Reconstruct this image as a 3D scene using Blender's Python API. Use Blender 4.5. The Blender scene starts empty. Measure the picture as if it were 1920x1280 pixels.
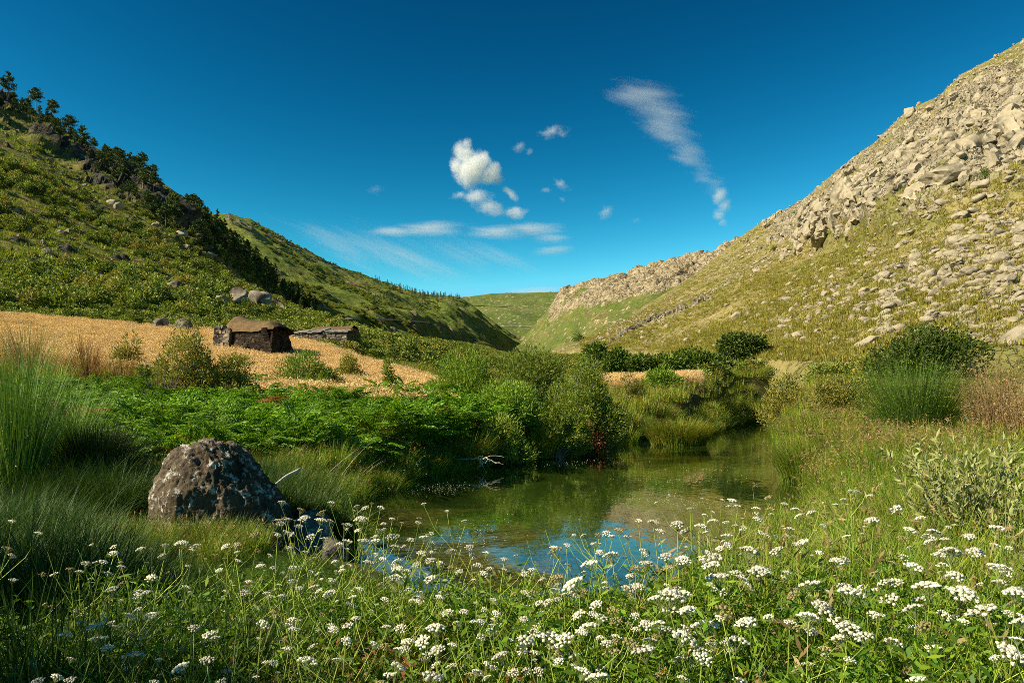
import bpy, math, random
import numpy as np
from mathutils import Vector, Euler, Matrix
R = math.radians
SC = bpy.context.scene
COL = SC.collection
F = 26.0 / 36.0 * 1920.0          # focal length in photograph pixels
CZ = 1.6                          # eye height above the stream
HY = 750.0                        # eye-level line in photograph pixels (the camera looks up a little: lens shift)

# ------------------------------------------------------------------ camera, sky, sun, exposure
cd = bpy.data.cameras.new('camera'); cam = bpy.data.objects.new('camera', cd); COL.objects.link(cam)
cd.lens = 26; cd.sensor_width = 36; cd.clip_start = 0.05; cd.clip_end = 20000
cd.shift_y = (HY - 640) / 1920
cam.location = (0, 0, CZ); cam.rotation_euler = (R(90), 0, 0)
SC.camera = cam

SUN_ELEV, SUN_AZ = 36.0, 248.0     # azimuth clockwise from the view direction (+Y)
sv = Vector((math.sin(R(SUN_AZ)) * math.cos(R(SUN_ELEV)), math.cos(R(SUN_AZ)) * math.cos(R(SUN_ELEV)), math.sin(R(SUN_ELEV))))
sl = bpy.data.lights.new('sun', 'SUN'); sun = bpy.data.objects.new('sun', sl); COL.objects.link(sun)
sl.energy = 5.0; sl.angle = R(0.5); sl.color = (1.0, 0.88, 0.66)
sun.rotation_euler = sv.to_track_quat('Z', 'Y').to_euler(); sun.location = (-40, -10, 60)

world = bpy.data.worlds.new("World"); SC.world = world; world.use_nodes = True
wt = world.node_tree; wn = wt.nodes; wl = wt.links
sky = wn.new('ShaderNodeTexSky'); sky.sky_type = 'NISHITA'; sky.sun_disc = False
sky.sun_elevation = R(SUN_ELEV); sky.sun_rotation = R(SUN_AZ)
sky.altitude = 1400; sky.air_density = 1.0; sky.dust_density = 0.25; sky.ozone_density = 3.0
bg = wn['Background']; bg.inputs[1].default_value = 0.1
# grade the sky like the polarised, saturated photograph: a contrast curve per channel
sp_ = wn.new('ShaderNodeSeparateColor'); cb_ = wn.new('ShaderNodeCombineColor'); wl.new(sky.outputs[0], sp_.inputs[0])
for i_, (A_, p_, cap_) in enumerate(((4120, 5.4, .2), (23.5, 2.5, .72), (8.1, 2.25, .95))):
    prev = sp_.outputs[i_]
    for op_, v_ in (('MULTIPLY', .068), ('POWER', p_), ('MULTIPLY', A_), ('MINIMUM', cap_), ('MULTIPLY', 10 / 1.8)):
        n_ = wn.new('ShaderNodeMath'); n_.operation = op_; wl.new(prev, n_.inputs[0]); n_.inputs[1].default_value = v_; prev = n_.outputs[0]
    wl.new(prev, cb_.inputs[i_])
wl.new(cb_.outputs[0], bg.inputs[0])

SC.view_settings.view_transform = 'Standard'; SC.view_settings.look = 'None'
SC.view_settings.exposure = 0.85; SC.view_settings.gamma = 1.0
cy = SC.cycles
cy.max_bounces = 10; cy.diffuse_bounces = 2; cy.glossy_bounces = 3; cy.transmission_bounces = 4
cy.transparent_max_bounces = 8; cy.volume_bounces = 5; cy.caustics_reflective = False; cy.caustics_refractive = False
cy.use_denoising = False; cy.denoiser = 'OPENIMAGEDENOISE'; cy.denoising_input_passes = 'RGB_ALBEDO_NORMAL'; cy.denoising_prefilter = 'ACCURATE'; cy.filter_width = 0.85; cy.volume_step_rate = 2.0; cy.volume_max_steps = 96
cy.sample_clamp_indirect = 4.0

# ------------------------------------------------------------------ numpy noise
def _hash(ix, iy, iz, seed):
    h = (ix.astype(np.int64) * 374761393 + iy.astype(np.int64) * 668265263 + iz.astype(np.int64) * 2147483647 + seed * 1274126177) & 0xFFFFFFFF
    h = ((h ^ (h >> 13)) * 1274126177) & 0xFFFFFFFF
    h = ((h ^ (h >> 16)) * 2246822519) & 0xFFFFFFFF
    return ((h ^ (h >> 15)) & 0xFFFFFF) / float(0x1000000)

def vnoise(P, seed=0):
    i = np.floor(P); f = P - i; i = i.astype(np.int64); f = f * f * (3 - 2 * f)
    x, y, z = i[..., 0], i[..., 1], i[..., 2]; fx, fy, fz = f[..., 0], f[..., 1], f[..., 2]
    def c(a, b, d): return _hash(x + a, y + b, z + d, seed)
    x00 = c(0,0,0)*(1-fx)+c(1,0,0)*fx; x10 = c(0,1,0)*(1-fx)+c(1,1,0)*fx
    x01 = c(0,0,1)*(1-fx)+c(1,0,1)*fx; x11 = c(0,1,1)*(1-fx)+c(1,1,1)*fx
    return (x00*(1-fy)+x10*fy)*(1-fz)+(x01*(1-fy)+x11*fy)*fz      # 0..1

def fbm(P, oct=4, seed=0, gain=.5):
    s = 0; a = 1.0; t = 0
    for o in range(oct):
        s = s + a * (vnoise(P * (2.03 ** o) + o * 17.3, seed + o) - .5); t += a; a *= gain
    return s / t * 2      # about -1..1

def voro(P, seed=0):
    """nearest feature distance and that cell's random value (8 neighbouring cells)"""
    Q = P - .5; i = np.floor(Q).astype(np.int64)
    best = np.full(P.shape[:-1], 9.0); rid = np.zeros(P.shape[:-1])
    for a in (0, 1):
        for b in (0, 1):
            for d in (0, 1):
                x, y, z = i[..., 0] + a, i[..., 1] + b, i[..., 2] + d
                fx = x + .2 + .6 * _hash(x, y, z, seed + 1); fy = y + .2 + .6 * _hash(x, y, z, seed + 2); fz = z + .2 + .6 * _hash(x, y, z, seed + 3)
                dd = (P[..., 0] - fx) ** 2 + (P[..., 1] - fy) ** 2 + (P[..., 2] - fz) ** 2
                m = dd < best; best = np.where(m, dd, best); rid = np.where(m, _hash(x, y, z, seed + 7), rid)
    return np.sqrt(best), rid

def sstep(a, b, x):
    t = np.clip((x - a) / (b - a), 0, 1); return t * t * (3 - 2 * t)

# ------------------------------------------------------------------ mesh helpers
def mesh(name, V, quads=None, tris=None, mats=(), smooth=False, qm=None, tm=None, attrs=None):
    me = bpy.data.meshes.new(name)
    V = np.asarray(V, np.float32).reshape(-1, 3)
    quads = np.zeros((0, 4), np.int32) if quads is None or len(quads) == 0 else np.asarray(quads, np.int32).reshape(-1, 4)
    tris = np.zeros((0, 3), np.int32) if tris is None or len(tris) == 0 else np.asarray(tris, np.int32).reshape(-1, 3)
    me.vertices.add(len(V)); me.vertices.foreach_set('co', V.ravel())
    nl = quads.size + tris.size; npol = len(quads) + len(tris)
    me.loops.add(nl); me.loops.foreach_set('vertex_index', np.concatenate([quads.ravel(), tris.ravel()]).astype(np.int32))
    me.polygons.add(npol)
    st = np.concatenate([np.arange(len(quads)) * 4, quads.size + np.arange(len(tris)) * 3]).astype(np.int32)
    me.polygons.foreach_set('loop_start', st)
    if qm is not None or tm is not None:
        a = np.zeros(len(quads), np.int32) if qm is None else np.asarray(qm, np.int32)
        b = np.zeros(len(tris), np.int32) if tm is None else np.asarray(tm, np.int32)
        me.polygons.foreach_set('material_index', np.concatenate([a, b]))
    me.polygons.foreach_set('use_smooth', np.full(npol, smooth, bool))
    for m in mats: me.materials.append(m)
    if attrs:
        for k, v in attrs.items():
            at = me.attributes.new(k, 'FLOAT', 'POINT'); at.data.foreach_set('value', np.asarray(v, np.float32).ravel())
    me.update(calc_edges=True); me.validate()
    return me

def grid_quads(nu, nv):
    a = np.arange(nu * nv).reshape(nu, nv)
    return np.stack([a[:-1, :-1], a[1:, :-1], a[1:, 1:], a[:-1, 1:]], -1).reshape(-1, 4)

class Geo:
    """collects vertices, quads and triangles (with material slots) for ONE mesh"""
    def __init__(s): s.V = []; s.Q = []; s.T = []; s.qm = []; s.tm = []; s.n = 0
    def add(s, V, Q=None, T=None, m=0):
        V = np.asarray(V, float).reshape(-1, 3)
        if Q is not None and len(Q): Q = np.asarray(Q).reshape(-1, 4); s.Q.append(Q + s.n); s.qm.append(np.full(len(Q), m))
        if T is not None and len(T): T = np.asarray(T).reshape(-1, 3); s.T.append(T + s.n); s.tm.append(np.full(len(T), m))
        s.V.append(V); s.n += len(V); return s
    def build(s, name, mats, smooth=False):
        c = lambda L, k: np.concatenate(L) if L else np.zeros((0, k) if k else 0)
        return mesh(name, np.concatenate(s.V), c(s.Q, 4), c(s.T, 3), mats, smooth, c(s.qm, 0), c(s.tm, 0))

def tag(o, label=None, cat=None, group=None, kind=None):
    if label: o['label'] = label
    if cat: o['category'] = cat
    if group: o['group'] = group
    if kind: o['kind'] = kind
    return o

def ob(name, me, parent=None, loc=(0, 0, 0), rot=(0, 0, 0), scl=(1, 1, 1)):
    o = bpy.data.objects.new(name, me); COL.objects.link(o)
    o.location = loc; o.rotation_euler = rot; o.scale = scl if hasattr(scl, '__len__') else (scl,) * 3
    if parent: o.parent = parent
    return o

def thing(name, parts, loc, rot=0, scl=1, label=None, cat=None, group=None):
    """one thing: a single mesh, or an Empty with one child per part"""
    rot = rot if hasattr(rot, '__len__') else (0, 0, rot)
    if len(parts) == 1:
        r = ob(name, parts[0][1], None, loc, rot, scl)
    else:
        r = ob(name, None, None, loc, rot, scl); r.empty_display_size = .1
        for p in parts: ob(p[0], p[1], r, *p[2:])
    return tag(r, label, cat, group)

# ------------------------------------------------------------------ shapes
def tube(path, rad, sides=5):
    path = np.asarray(path, float); k = len(path); rad = np.broadcast_to(rad, (k,))
    t = np.gradient(path, axis=0); t /= np.linalg.norm(t, axis=1, keepdims=True) + 1e-9
    ref = np.where(np.abs(t[:, 2:3]) > .9, np.array([[1., 0, 0]]), np.array([[0, 0, 1.]]))
    a = np.cross(t, ref); a /= np.linalg.norm(a, axis=1, keepdims=True) + 1e-9; b = np.cross(t, a)
    th = np.arange(sides) / sides * 2 * np.pi
    V = path[:, None] + rad[:, None, None] * (np.cos(th)[None, :, None] * a[:, None] + np.sin(th)[None, :, None] * b[:, None])
    i = np.arange(k - 1)[:, None] * sides; j = np.arange(sides)[None]; j2 = (j + 1) % sides
    Q = np.stack([i + j, i + j2, i + sides + j2, i + sides + j], -1).reshape(-1, 4)
    return V.reshape(-1, 3), Q

def ribbon_blades(rng, base, az, lean, droop, L, w, segs=4, width_pow=1.5, jit=.7):
    n = len(base); k = np.arange(segs + 1) / segs
    ang = lean[:, None] + droop[:, None] * k[None, :] ** 1.4
    step = (L / segs)[:, None]
    dx = np.sin(ang) * step; dz = np.cos(ang) * step
    hx = np.concatenate([np.zeros((n, 1)), np.cumsum(dx[:, :-1], 1)], 1); hz = np.concatenate([np.zeros((n, 1)), np.cumsum(dz[:, :-1], 1)], 1)
    C = base[:, None, :] + np.stack([hx * np.cos(az)[:, None], hx * np.sin(az)[:, None], hz], -1)
    ph = az + np.pi / 2 + rng.uniform(-jit, jit, n)
    side = np.stack([np.cos(ph), np.sin(ph), np.zeros(n)], -1)
    ww = (w[:, None] * (1 - .97 * k[None, :] ** width_pow))[..., None] * side[:, None, :] * .5
    V = np.stack([C - ww, C + ww], 2).reshape(n, -1, 3)
    m = 2 * (segs + 1); q = []
    for s in range(segs): q.append([2 * s, 2 * s + 1, 2 * s + 3, 2 * s + 2])
    Q = (np.arange(n)[:, None, None] * m + np.array(q)[None]).reshape(-1, 4)
    return V.reshape(-1, 3), Q, C[:, -1]

def tuft(rng, n, rad, L, lv, w, lean, droop, segs=4, outward=.8, flat=1.0):
    r = rad * np.sqrt(rng.random(n)); th = rng.uniform(0, 2 * np.pi, n)
    base = np.stack([r * np.cos(th), r * np.sin(th) * flat, np.zeros(n)], -1)
    az = th + rng.normal(0, 1.6 * (1 - outward) + .25, n)
    return ribbon_blades(rng, base, az, lean * rng.uniform(.1, 1, n) * (.35 + .65 * r / rad), droop * rng.uniform(.3, 1.2, n), L * (1 - lv * rng.random(n)), w * rng.uniform(.6, 1.2, n), segs)

def nrm(a): return a / (np.linalg.norm(a, axis=-1, keepdims=True) + 1e-9)

def leaf_quads(rng, P, D, ln, w, fold=0.0):
    n = len(P); s = nrm(np.cross(D, rng.normal(0, 1, (n, 3)))); ln = np.broadcast_to(ln, (n,))[:, None]; w = np.broadcast_to(w, (n,))[:, None]
    up = np.cross(s, D)
    V = np.stack([P, P + D * ln * .45 + s * w * .5 + up * fold * w, P + D * ln - up * fold * w, P + D * ln * .45 - s * w * .5 + up * fold * w], 1)
    return V.reshape(-1, 3), (np.arange(n)[:, None] * 4 + np.arange(4)[None]).reshape(-1, 4)

def blob_points(rng, n, blobs, inner=.5, lump=.35, gap=.42, gf=2.5, seed=0):
    B = np.array(blobs, float); vol = np.cbrt(B[:, 3] * B[:, 4] * B[:, 5]) ** 2; pick = rng.choice(len(B), n * 2, p=vol / vol.sum()); b = B[pick]
    d = nrm(rng.normal(0, 1, (n * 2, 3))); rr = 1 - inner * rng.random(n * 2) ** 1.6
    l = 1 + lump * fbm(d * 1.7 + pick[:, None] * 5.1, 3, seed)
    P = b[:, :3] + d * b[:, 3:6] * (rr * l)[:, None]
    m = .5 + .5 * fbm(P * gf / max(.2, B[:, 3:6].max()), 3, seed + 9) > gap
    P, d = P[m], d[m]
    return P[:n], d[:n]

def rock_mesh(seed, mats, sub=4, sx=1, sy=1, sz=.75, rough=.22, facet=.25, flat=False):
    import bmesh
    bm = bmesh.new(); bmesh.ops.create_icosphere(bm, subdivisions=sub, radius=1.0)
    V = np.array([v.co[:] for v in bm.verts]); T = np.array([[v.index for v in f.verts] for f in bm.faces]); bm.free()
    rng = np.random.default_rng(seed)
    for k in range(9):                        # chop flat facets
        n = nrm(rng.normal(0, 1, 3)); h = rng.uniform(.55, .9); dd = V @ n - h
        V = V - np.where(dd > 0, dd * (.9 * facet / .25), 0)[:, None] * n
    V = V * (1 + rough * fbm(V * 1.3 + seed * 3.3, 3, seed)[:, None] + rough * .35 * fbm(V * 5 + seed, 3, seed + 5)[:, None])
    V = V * np.array([sx, sy, sz])
    return mesh('rock', V, None, T, mats, not flat)

# ------------------------------------------------------------------ materials
def N(nt, t, **kw):
    n = nt.nodes.new(t)
    for k, v in kw.items():
        if k in n.inputs: n.inputs[k].default_value = v
        else: setattr(n, k, v)
    return n
def newmat(name):
    m = bpy.data.materials.new(name); m.use_nodes = True; nt = m.node_tree
    return m, nt, nt.nodes['Principled BSDF'], nt.nodes['Material Output']
def ramp(nt, fac, stops):
    r = nt.nodes.new('ShaderNodeValToRGB'); cr = r.color_ramp
    while len(cr.elements) < len(stops): cr.elements.new(.5)
    for e, (p, c) in zip(cr.elements, stops): e.position = p; e.color = (*c, 1)
    nt.links.new(fac, r.inputs[0]); return r.outputs[0]
def mixc(nt, fac, a, b, blend='MIX'):
    m = nt.nodes.new('ShaderNodeMix'); m.data_type = 'RGBA'; m.blend_type = blend
    for s, v in ((m.inputs['Factor'], fac), (m.inputs['A'], a), (m.inputs['B'], b)):
        if hasattr(v, 'is_output'): nt.links.new(v, s)
        else: s.default_value = v if not isinstance(v, tuple) or len(v) == 4 else (*v, 1)
    return m.outputs['Result']
def math_(nt, op, a, b=0.0, clamp=False):
    m = nt.nodes.new('ShaderNodeMath'); m.operation = op; m.use_clamp = clamp
    for s, v in ((m.inputs[0], a), (m.inputs[1], b)):
        if hasattr(v, 'is_output'): nt.links.new(v, s)
        else: s.default_value = v
    return m.outputs[0]
def noise(nt, scale, detail=4, rough=.6, vec=None, stretch=None):
    if vec is None: vec = nt.nodes.new('ShaderNodeTexCoord').outputs['Object']
    if stretch:
        mp = nt.nodes.new('ShaderNodeMapping'); mp.inputs['Scale'].default_value = stretch; nt.links.new(vec, mp.inputs[0]); vec = mp.outputs[0]
    n = N(nt, 'ShaderNodeTexNoise', Scale=scale, Detail=detail, Roughness=rough); nt.links.new(vec, n.inputs['Vector']); return n.outputs['Fac']

def leaf_mat(name, cols, trans=.35, rough=.55, spec=.25):
    """foliage: colour differs from leaf to leaf and a little from plant to plant"""
    m, nt, p, out = newmat(name)
    g = nt.nodes.new('ShaderNodeNewGeometry'); oi = nt.nodes.new('ShaderNodeObjectInfo')
    if cols[0][1] > cols[0][0] and cols[0][1] < .25: cols = [(a_ * 1.25, b_ * 1.2, c_ * .75) for a_, b_, c_ in cols]
    n = len(cols); c = ramp(nt, g.outputs['Random Per Island'], [(i / max(1, n - 1), x) for i, x in enumerate(cols)])
    v = math_(nt, 'ADD', math_(nt, 'MULTIPLY', oi.outputs['Random'], .5), .75)
    h = N(nt, 'ShaderNodeHueSaturation'); nt.links.new(c, h.inputs['Color']); nt.links.new(v, h.inputs['Value'])
    c = h.outputs[0]
    nt.links.new(c, p.inputs['Base Color']); p.inputs['Roughness'].default_value = rough; p.inputs['Specular IOR Level'].default_value = spec
    tr = nt.nodes.new('ShaderNodeBsdfTranslucent'); 
    c2 = mixc(nt, 1.0, c, (1.25, 1.2, .55, 1), 'MULTIPLY'); nt.links.new(c2, tr.inputs[0])
    ms = nt.nodes.new('ShaderNodeMixShader'); ms.inputs[0].default_value = trans * .75
    nt.links.new(p.outputs[0], ms.inputs[1]); nt.links.new(tr.outputs[0], ms.inputs[2]); nt.links.new(ms.outputs[0], out.inputs['Surface'])
    return m
def plain_mat(name, c1, c2, scale=8, rough=.8, bump=.3):
    m, nt, p, out = newmat(name); f = noise(nt, scale, 6, .65)
    nt.links.new(ramp(nt, f, [(.3, c1), (.7, c2)]), p.inputs['Base Color']); p.inputs['Roughness'].default_value = rough; p.inputs['Specular IOR Level'].default_value = .2
    b = N(nt, 'ShaderNodeBump', Strength=bump, Distance=.05); nt.links.new(f, b.inputs['Height']); nt.links.new(b.outputs[0], p.inputs['Normal'])
    return m
def rock_mat(name, base1, base2, lichen, lichen_amt=.5, stain=(.06, .045, .03), scale=1.0, stain_amt=.5, bump=.7, bdist=.04, island=False):
    m, nt, p, out = newmat(name)
    tc = nt.nodes.new('ShaderNodeTexCoord').outputs['Object']
    oi = nt.nodes.new('ShaderNodeObjectInfo')
    ad = nt.nodes.new('ShaderNodeVectorMath'); ad.operation = 'ADD'; nt.links.new(tc, ad.inputs[0])
    sc_ = math_(nt, 'MULTIPLY', oi.outputs['Random'], 40.0); cx = nt.nodes.new('ShaderNodeCombineXYZ'); nt.links.new(sc_, cx.inputs[0]); nt.links.new(sc_, cx.inputs[1]); nt.links.new(cx.outputs[0], ad.inputs[1])
    v = ad.outputs[0]
    a = noise(nt, 2.2 * scale, 8, .7, v); b = noise(nt, 9 * scale, 6, .75, v); c = noise(nt, 1.1 * scale, 5, .6, v)
    col = ramp(nt, a, [(.3, base1), (.7, base2)])
    col = mixc(nt, ramp(nt, c, [(.62 - .3 * stain_amt, (0, 0, 0)), (.72 - .2 * stain_amt, (1, 1, 1))]), col, stain)
    col = mixc(nt, ramp(nt, b, [(.66 - .25 * lichen_amt, (0, 0, 0)), (.72 - .22 * lichen_amt, (1, 1, 1))]), col, lichen)
    if island:
        gi_ = nt.nodes.new('ShaderNodeNewGeometry'); hv = N(nt, 'ShaderNodeHueSaturation'); nt.links.new(math_(nt, 'ADD', math_(nt, 'MULTIPLY', math_(nt, 'POWER', gi_.outputs['Random Per Island'], 2.0), 1.6), .5), hv.inputs['Value']); nt.links.new(col, hv.inputs['Color']); col = hv.outputs[0]
    nt.links.new(col, p.inputs['Base Color']); p.inputs['Roughness'].default_value = .9; p.inputs['Specular IOR Level'].default_value = .15
    h = math_(nt, 'ADD', a, math_(nt, 'MULTIPLY', b, .5))
    bp = N(nt, 'ShaderNodeBump', Strength=bump, Distance=bdist); nt.links.new(h, bp.inputs['Height']); nt.links.new(bp.outputs[0], p.inputs['Normal'])
    return m

def hill_mat(name, grass, rock, gs=.08, rs=.25, streak=(1, .18, 1), bump=1.0, bd=.6, soil=(.16, .11, .05), soil_amt=.35):
    m, nt, p, out = newmat(name)
    at = nt.nodes.new('ShaderNodeAttribute'); at.attribute_name = 'rock'
    a = noise(nt, gs, 7, .68, stretch=streak); b = noise(nt, rs, 9, .72); b2 = noise(nt, rs * 3.1, 6, .7)
    n = len(grass); g = ramp(nt, a, [(.3 + .4 * i / (n - 1), c) for i, c in enumerate(grass)])
    s = noise(nt, gs * 3.3, 6, .7, stretch=streak)
    g = mixc(nt, ramp(nt, s, [(.62 - .25 * soil_amt, (0, 0, 0)), (.78 - .25 * soil_amt, (1, 1, 1))]), g, soil)
    fine = noise(nt, rs * 6, 4, .7)
    g = mixc(nt, math_(nt, 'MULTIPLY', ramp(nt, fine, [(.45, (0, 0, 0)), (.7, (1, 1, 1))]), .45), g, tuple(x * .45 for x in grass[0]))
    n = len(rock); r = ramp(nt, b, [(.28 + .44 * i / (n - 1), c) for i, c in enumerate(rock)])
    r = mixc(nt, ramp(nt, b2, [(.58, (0, 0, 0)), (.7, (1, 1, 1))]), r, rock[0])
    ck = math_(nt, 'ABSOLUTE', math_(nt, 'SUBTRACT', noise(nt, rs * .9, 6, .6), .5)); ck2 = math_(nt, 'ABSOLUTE', math_(nt, 'SUBTRACT', noise(nt, rs * 2.2, 5, .6, stretch=(1, 1, .45)), .5))
    crack = ramp(nt, math_(nt, 'MINIMUM', ck, ck2), [(0, (1, 1, 1)), (.016, (0, 0, 0))])
    r = mixc(nt, math_(nt, 'MULTIPLY', crack, .85), r, tuple(x * .35 for x in rock[0]))
    f = math_(nt, 'ADD', at.outputs['Fac'], math_(nt, 'MULTIPLY', math_(nt, 'SUBTRACT', b2, .5), 1.1))
    f = ramp(nt, f, [(.42, (0, 0, 0)), (.58, (1, 1, 1))])
    nt.links.new(mixc(nt, f, g, r), p.inputs['Base Color']); p.inputs['Roughness'].default_value = .92; p.inputs['Specular IOR Level'].default_value = .1
    h = math_(nt, 'SUBTRACT', math_(nt, 'ADD', b, math_(nt, 'MULTIPLY', b2, .45)), math_(nt, 'MULTIPLY', crack, .25))
    bp = N(nt, 'ShaderNodeBump', Strength=bump, Distance=bd); nt.links.new(h, bp.inputs['Height']); nt.links.new(bp.outputs[0], p.inputs['Normal'])
    return m

M = {}
M['ground'] = plain_mat('soil', (.03, .035, .012), (.09, .075, .03), 3, .95)
M['strawsoil'] = plain_mat('straw_soil', (.3, .2, .08), (.42, .28, .11), 4, .95)
M['granite'] = rock_mat('pale_granite', (.25, .21, .14), (.43, .365, .25), (.54, .475, .345), .3, (.13, .11, .075), .6, .25, .8, .15)
M['granite_dark'] = rock_mat('grey_granite', (.2, .17, .12), (.33, .29, .22), (.42, .38, .3), .25, (.07, .055, .04), .6, .5, .8, .12)
M['boulder'] = rock_mat('lichened_boulder', (.06, .045, .028), (.17, .13, .085), (.46, .43, .35), .5, (.04, .028, .014), 1.0, .55, 1.0, .06)
M['boulder_pale'] = rock_mat('pale_wet_boulder', (.06, .052, .044), (.22, .2, .17), (.58, .54, .46), .45, (.03, .03, .03), 1.8, .4, 1.0, .04)
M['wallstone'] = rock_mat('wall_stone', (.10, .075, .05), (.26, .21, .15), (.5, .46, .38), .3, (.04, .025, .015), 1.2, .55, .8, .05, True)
M['wallstone_dark'] = rock_mat('mossy_wall', (.022, .015, .009), (.06, .038, .022), (.2, .16, .12), .12, (.014, .009, .006), 1.2, .6, .8, .05, True)  # wall stone darkened: the long wall's shade is put into the colour
M['sod'] = plain_mat('sod_roof', (.07, .045, .02), (.2, .13, .06), 5, .95, .8)
M['bark'] = plain_mat('bark', (.06, .04, .028), (.16, .11, .08), 6, .9, .6)
M['palebark'] = plain_mat('pale_bark', (.16, .13, .09), (.34, .29, .22), 6, .9, .6)
M['deadwood'] = plain_mat('bleached_wood', (.45, .4, .3), (.68, .62, .5), 5, .8, .3)
M['slab'] = plain_mat('slate_slab', (.1, .09, .08), (.36, .33, .29), 3, .8, .3)
M['road'] = plain_mat('road_wall', (.28, .26, .2), (.4, .36, .28), .5, .9)
M['stem'] = leaf_mat('flower_stem', [(.16, .24, .05), (.3, .36, .1)], .2)
M['ray'] = leaf_mat('umbel_ray', [(.2, .26, .07), (.33, .36, .14)], .2)
M['petal'] = leaf_mat('white_petal', [(.62, .58, .42), (.78, .75, .62), (.84, .82, .74)], .25, .7, .1)
M['oldpetal'] = leaf_mat('faded_petal', [(.28, .26, .09), (.42, .36, .17), (.34, .22, .12)], .2, .7, .1)
M['herb'] = leaf_mat('herb_leaf', [(.03, .075, .008), (.09, .19, .018), (.17, .245, .03)], .42)
M['bud'] = leaf_mat('green_bud', [(.2, .24, .07), (.36, .36, .16)], .2)
M['rustherb'] = leaf_mat('rust_leaf', [(.18, .06, .02), (.3, .13, .05), (.24, .17, .05)], .3)
M['grass'] = leaf_mat('grass_blade', [(.045, .1, .01), (.1, .19, .016), (.17, .245, .03), (.3, .3, .07)], .4)
M['darkgrass'] = leaf_mat('dark_grass', [(.015, .042, .006), (.035, .08, .01), (.07, .125, .018)], .3)
M['goldgrass'] = leaf_mat('gold_green_grass', [(.07, .14, .014), (.13, .21, .022), (.22, .24, .036), (.36, .28, .075)], .4)
M['brownseed'] = leaf_mat('brown_seed_grass', [(.19, .12, .05), (.29, .19, .08), (.38, .28, .13)], .35)
M['straw'] = leaf_mat('ripe_straw', [(.54, .36, .14), (.7, .48, .21), (.8, .58, .3), (.54, .36, .14)], .3)
M['fern'] = leaf_mat('bracken', [(.05, .14, .009), (.1, .21, .014), (.18, .3, .026)], .42)
M['rustfern'] = leaf_mat('dead_bracken', [(.3, .09, .03), (.4, .16, .06)], .3)
M['willow'] = leaf_mat('willow_leaf', [(.09, .15, .025), (.16, .22, .04), (.24, .28, .07)], .4)
M['bright'] = leaf_mat('bright_bush_leaf', [(.08, .16, .015), (.15, .24, .03), (.22, .3, .06)], .4)
M['olive'] = leaf_mat('olive_leaf', [(.12, .13, .03), (.2, .2, .05), (.3, .27, .1)], .35)
M['oak'] = leaf_mat('dark_oak_leaf', [(.03, .06, .01), (.06, .1, .016), (.12, .165, .028)], .3)
M['greywillow'] = leaf_mat('grey_willow_leaf', [(.2, .23, .11), (.3, .33, .18), (.4, .42, .26)], .3, .6)
M['broom'] = leaf_mat('broom_stem', [(.05, .11, .025), (.09, .17, .035), (.14, .22, .05)], .25)
M['darkbroom'] = leaf_mat('dark_heath', [(.012, .03, .008), (.03, .055, .012), (.05, .08, .02)], .25)
M['scrub'] = leaf_mat('hill_scrub', [(.045, .08, .014), (.1, .15, .028), (.19, .235, .05), (.26, .25, .07)], .3)
M['pine'] = leaf_mat('pine_needle', [(.02, .04, .012), (.04, .07, .018), (.08, .12, .03)], .2)
M['rust'] = leaf_mat('rust_bush', [(.2, .07, .02), (.3, .13, .04), (.22, .15, .04)], .3)
M['pod'] = leaf_mat('pale_pod', [(.4, .38, .22), (.5, .46, .28)], .2)

# water: clear, a little green, mirror-like at low angles
m, nt, p, out = newmat('stream_water'); nt.nodes.remove(p)
tr = N(nt, 'ShaderNodeBsdfTransparent'); tr.inputs[0].default_value = (.82, .88, .66, 1)
gl = N(nt, 'ShaderNodeBsdfGlossy', Roughness=.015); gl.inputs[0].default_value = (1, 1, 1, 1)
n1 = noise(nt, 2.6, 3, .55, stretch=(1, .5, 1)); n2 = noise(nt, 9, 2, .5, stretch=(1, .6, 1))
hh = math_(nt, 'ADD', n1, math_(nt, 'MULTIPLY', n2, .25))
bp = N(nt, 'ShaderNodeBump', Strength=.09, Distance=.05); nt.links.new(hh, bp.inputs['Height'])
nt.links.new(bp.outputs[0], gl.inputs['Normal'])
ge = nt.nodes.new('ShaderNodeNewGeometry'); dt = nt.nodes.new('ShaderNodeVectorMath'); dt.operation = 'DOT_PRODUCT'; nt.links.new(ge.outputs['Incoming'], dt.inputs[0]); nt.links.new(bp.outputs[0], dt.inputs[1])
schlick = math_(nt, 'ADD', math_(nt, 'MULTIPLY', math_(nt, 'POWER', math_(nt, 'SUBTRACT', 1.0, math_(nt, 'ABSOLUTE', dt.outputs['Value']), True), 5.0), .98), .02, True)
ms = N(nt, 'ShaderNodeMixShader'); nt.links.new(schlick, ms.inputs[0])
nt.links.new(tr.outputs[0], ms.inputs[1]); nt.links.new(gl.outputs[0], ms.inputs[2]); nt.links.new(ms.outputs[0], out.inputs['Surface'])
M['water'] = m
# ground sheet: soil, straw in the field, stream bed under the water
m, nt, p, out = newmat('valley_ground')
at = nt.nodes.new('ShaderNodeAttribute'); at.attribute_name = 'field'; ab = nt.nodes.new('ShaderNodeAttribute'); ab.attribute_name = 'bed'
a = noise(nt, 1.6, 7, .7); b = noise(nt, .5, 5, .6, stretch=(1, .45, 1)); c = noise(nt, 7, 5, .7)
soil = ramp(nt, a, [(.3, (.03, .04, .012)), (.5, (.07, .075, .02)), (.7, (.12, .095, .04))])
soil = mixc(nt, at.outputs['Fac'], soil, ramp(nt, c, [(.3, (.42, .28, .1)), (.7, (.6, .42, .17))]))
bed = ramp(nt, math_(nt, 'ADD', math_(nt, 'MULTIPLY', b, .75), math_(nt, 'MULTIPLY', c, .25)), [(.36, (.01, .02, .003)), (.46, (.03, .05, .006)), (.55, (.05, .08, .01)), (.64, (.1, .115, .04)), (.72, (.22, .21, .12))])
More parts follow.
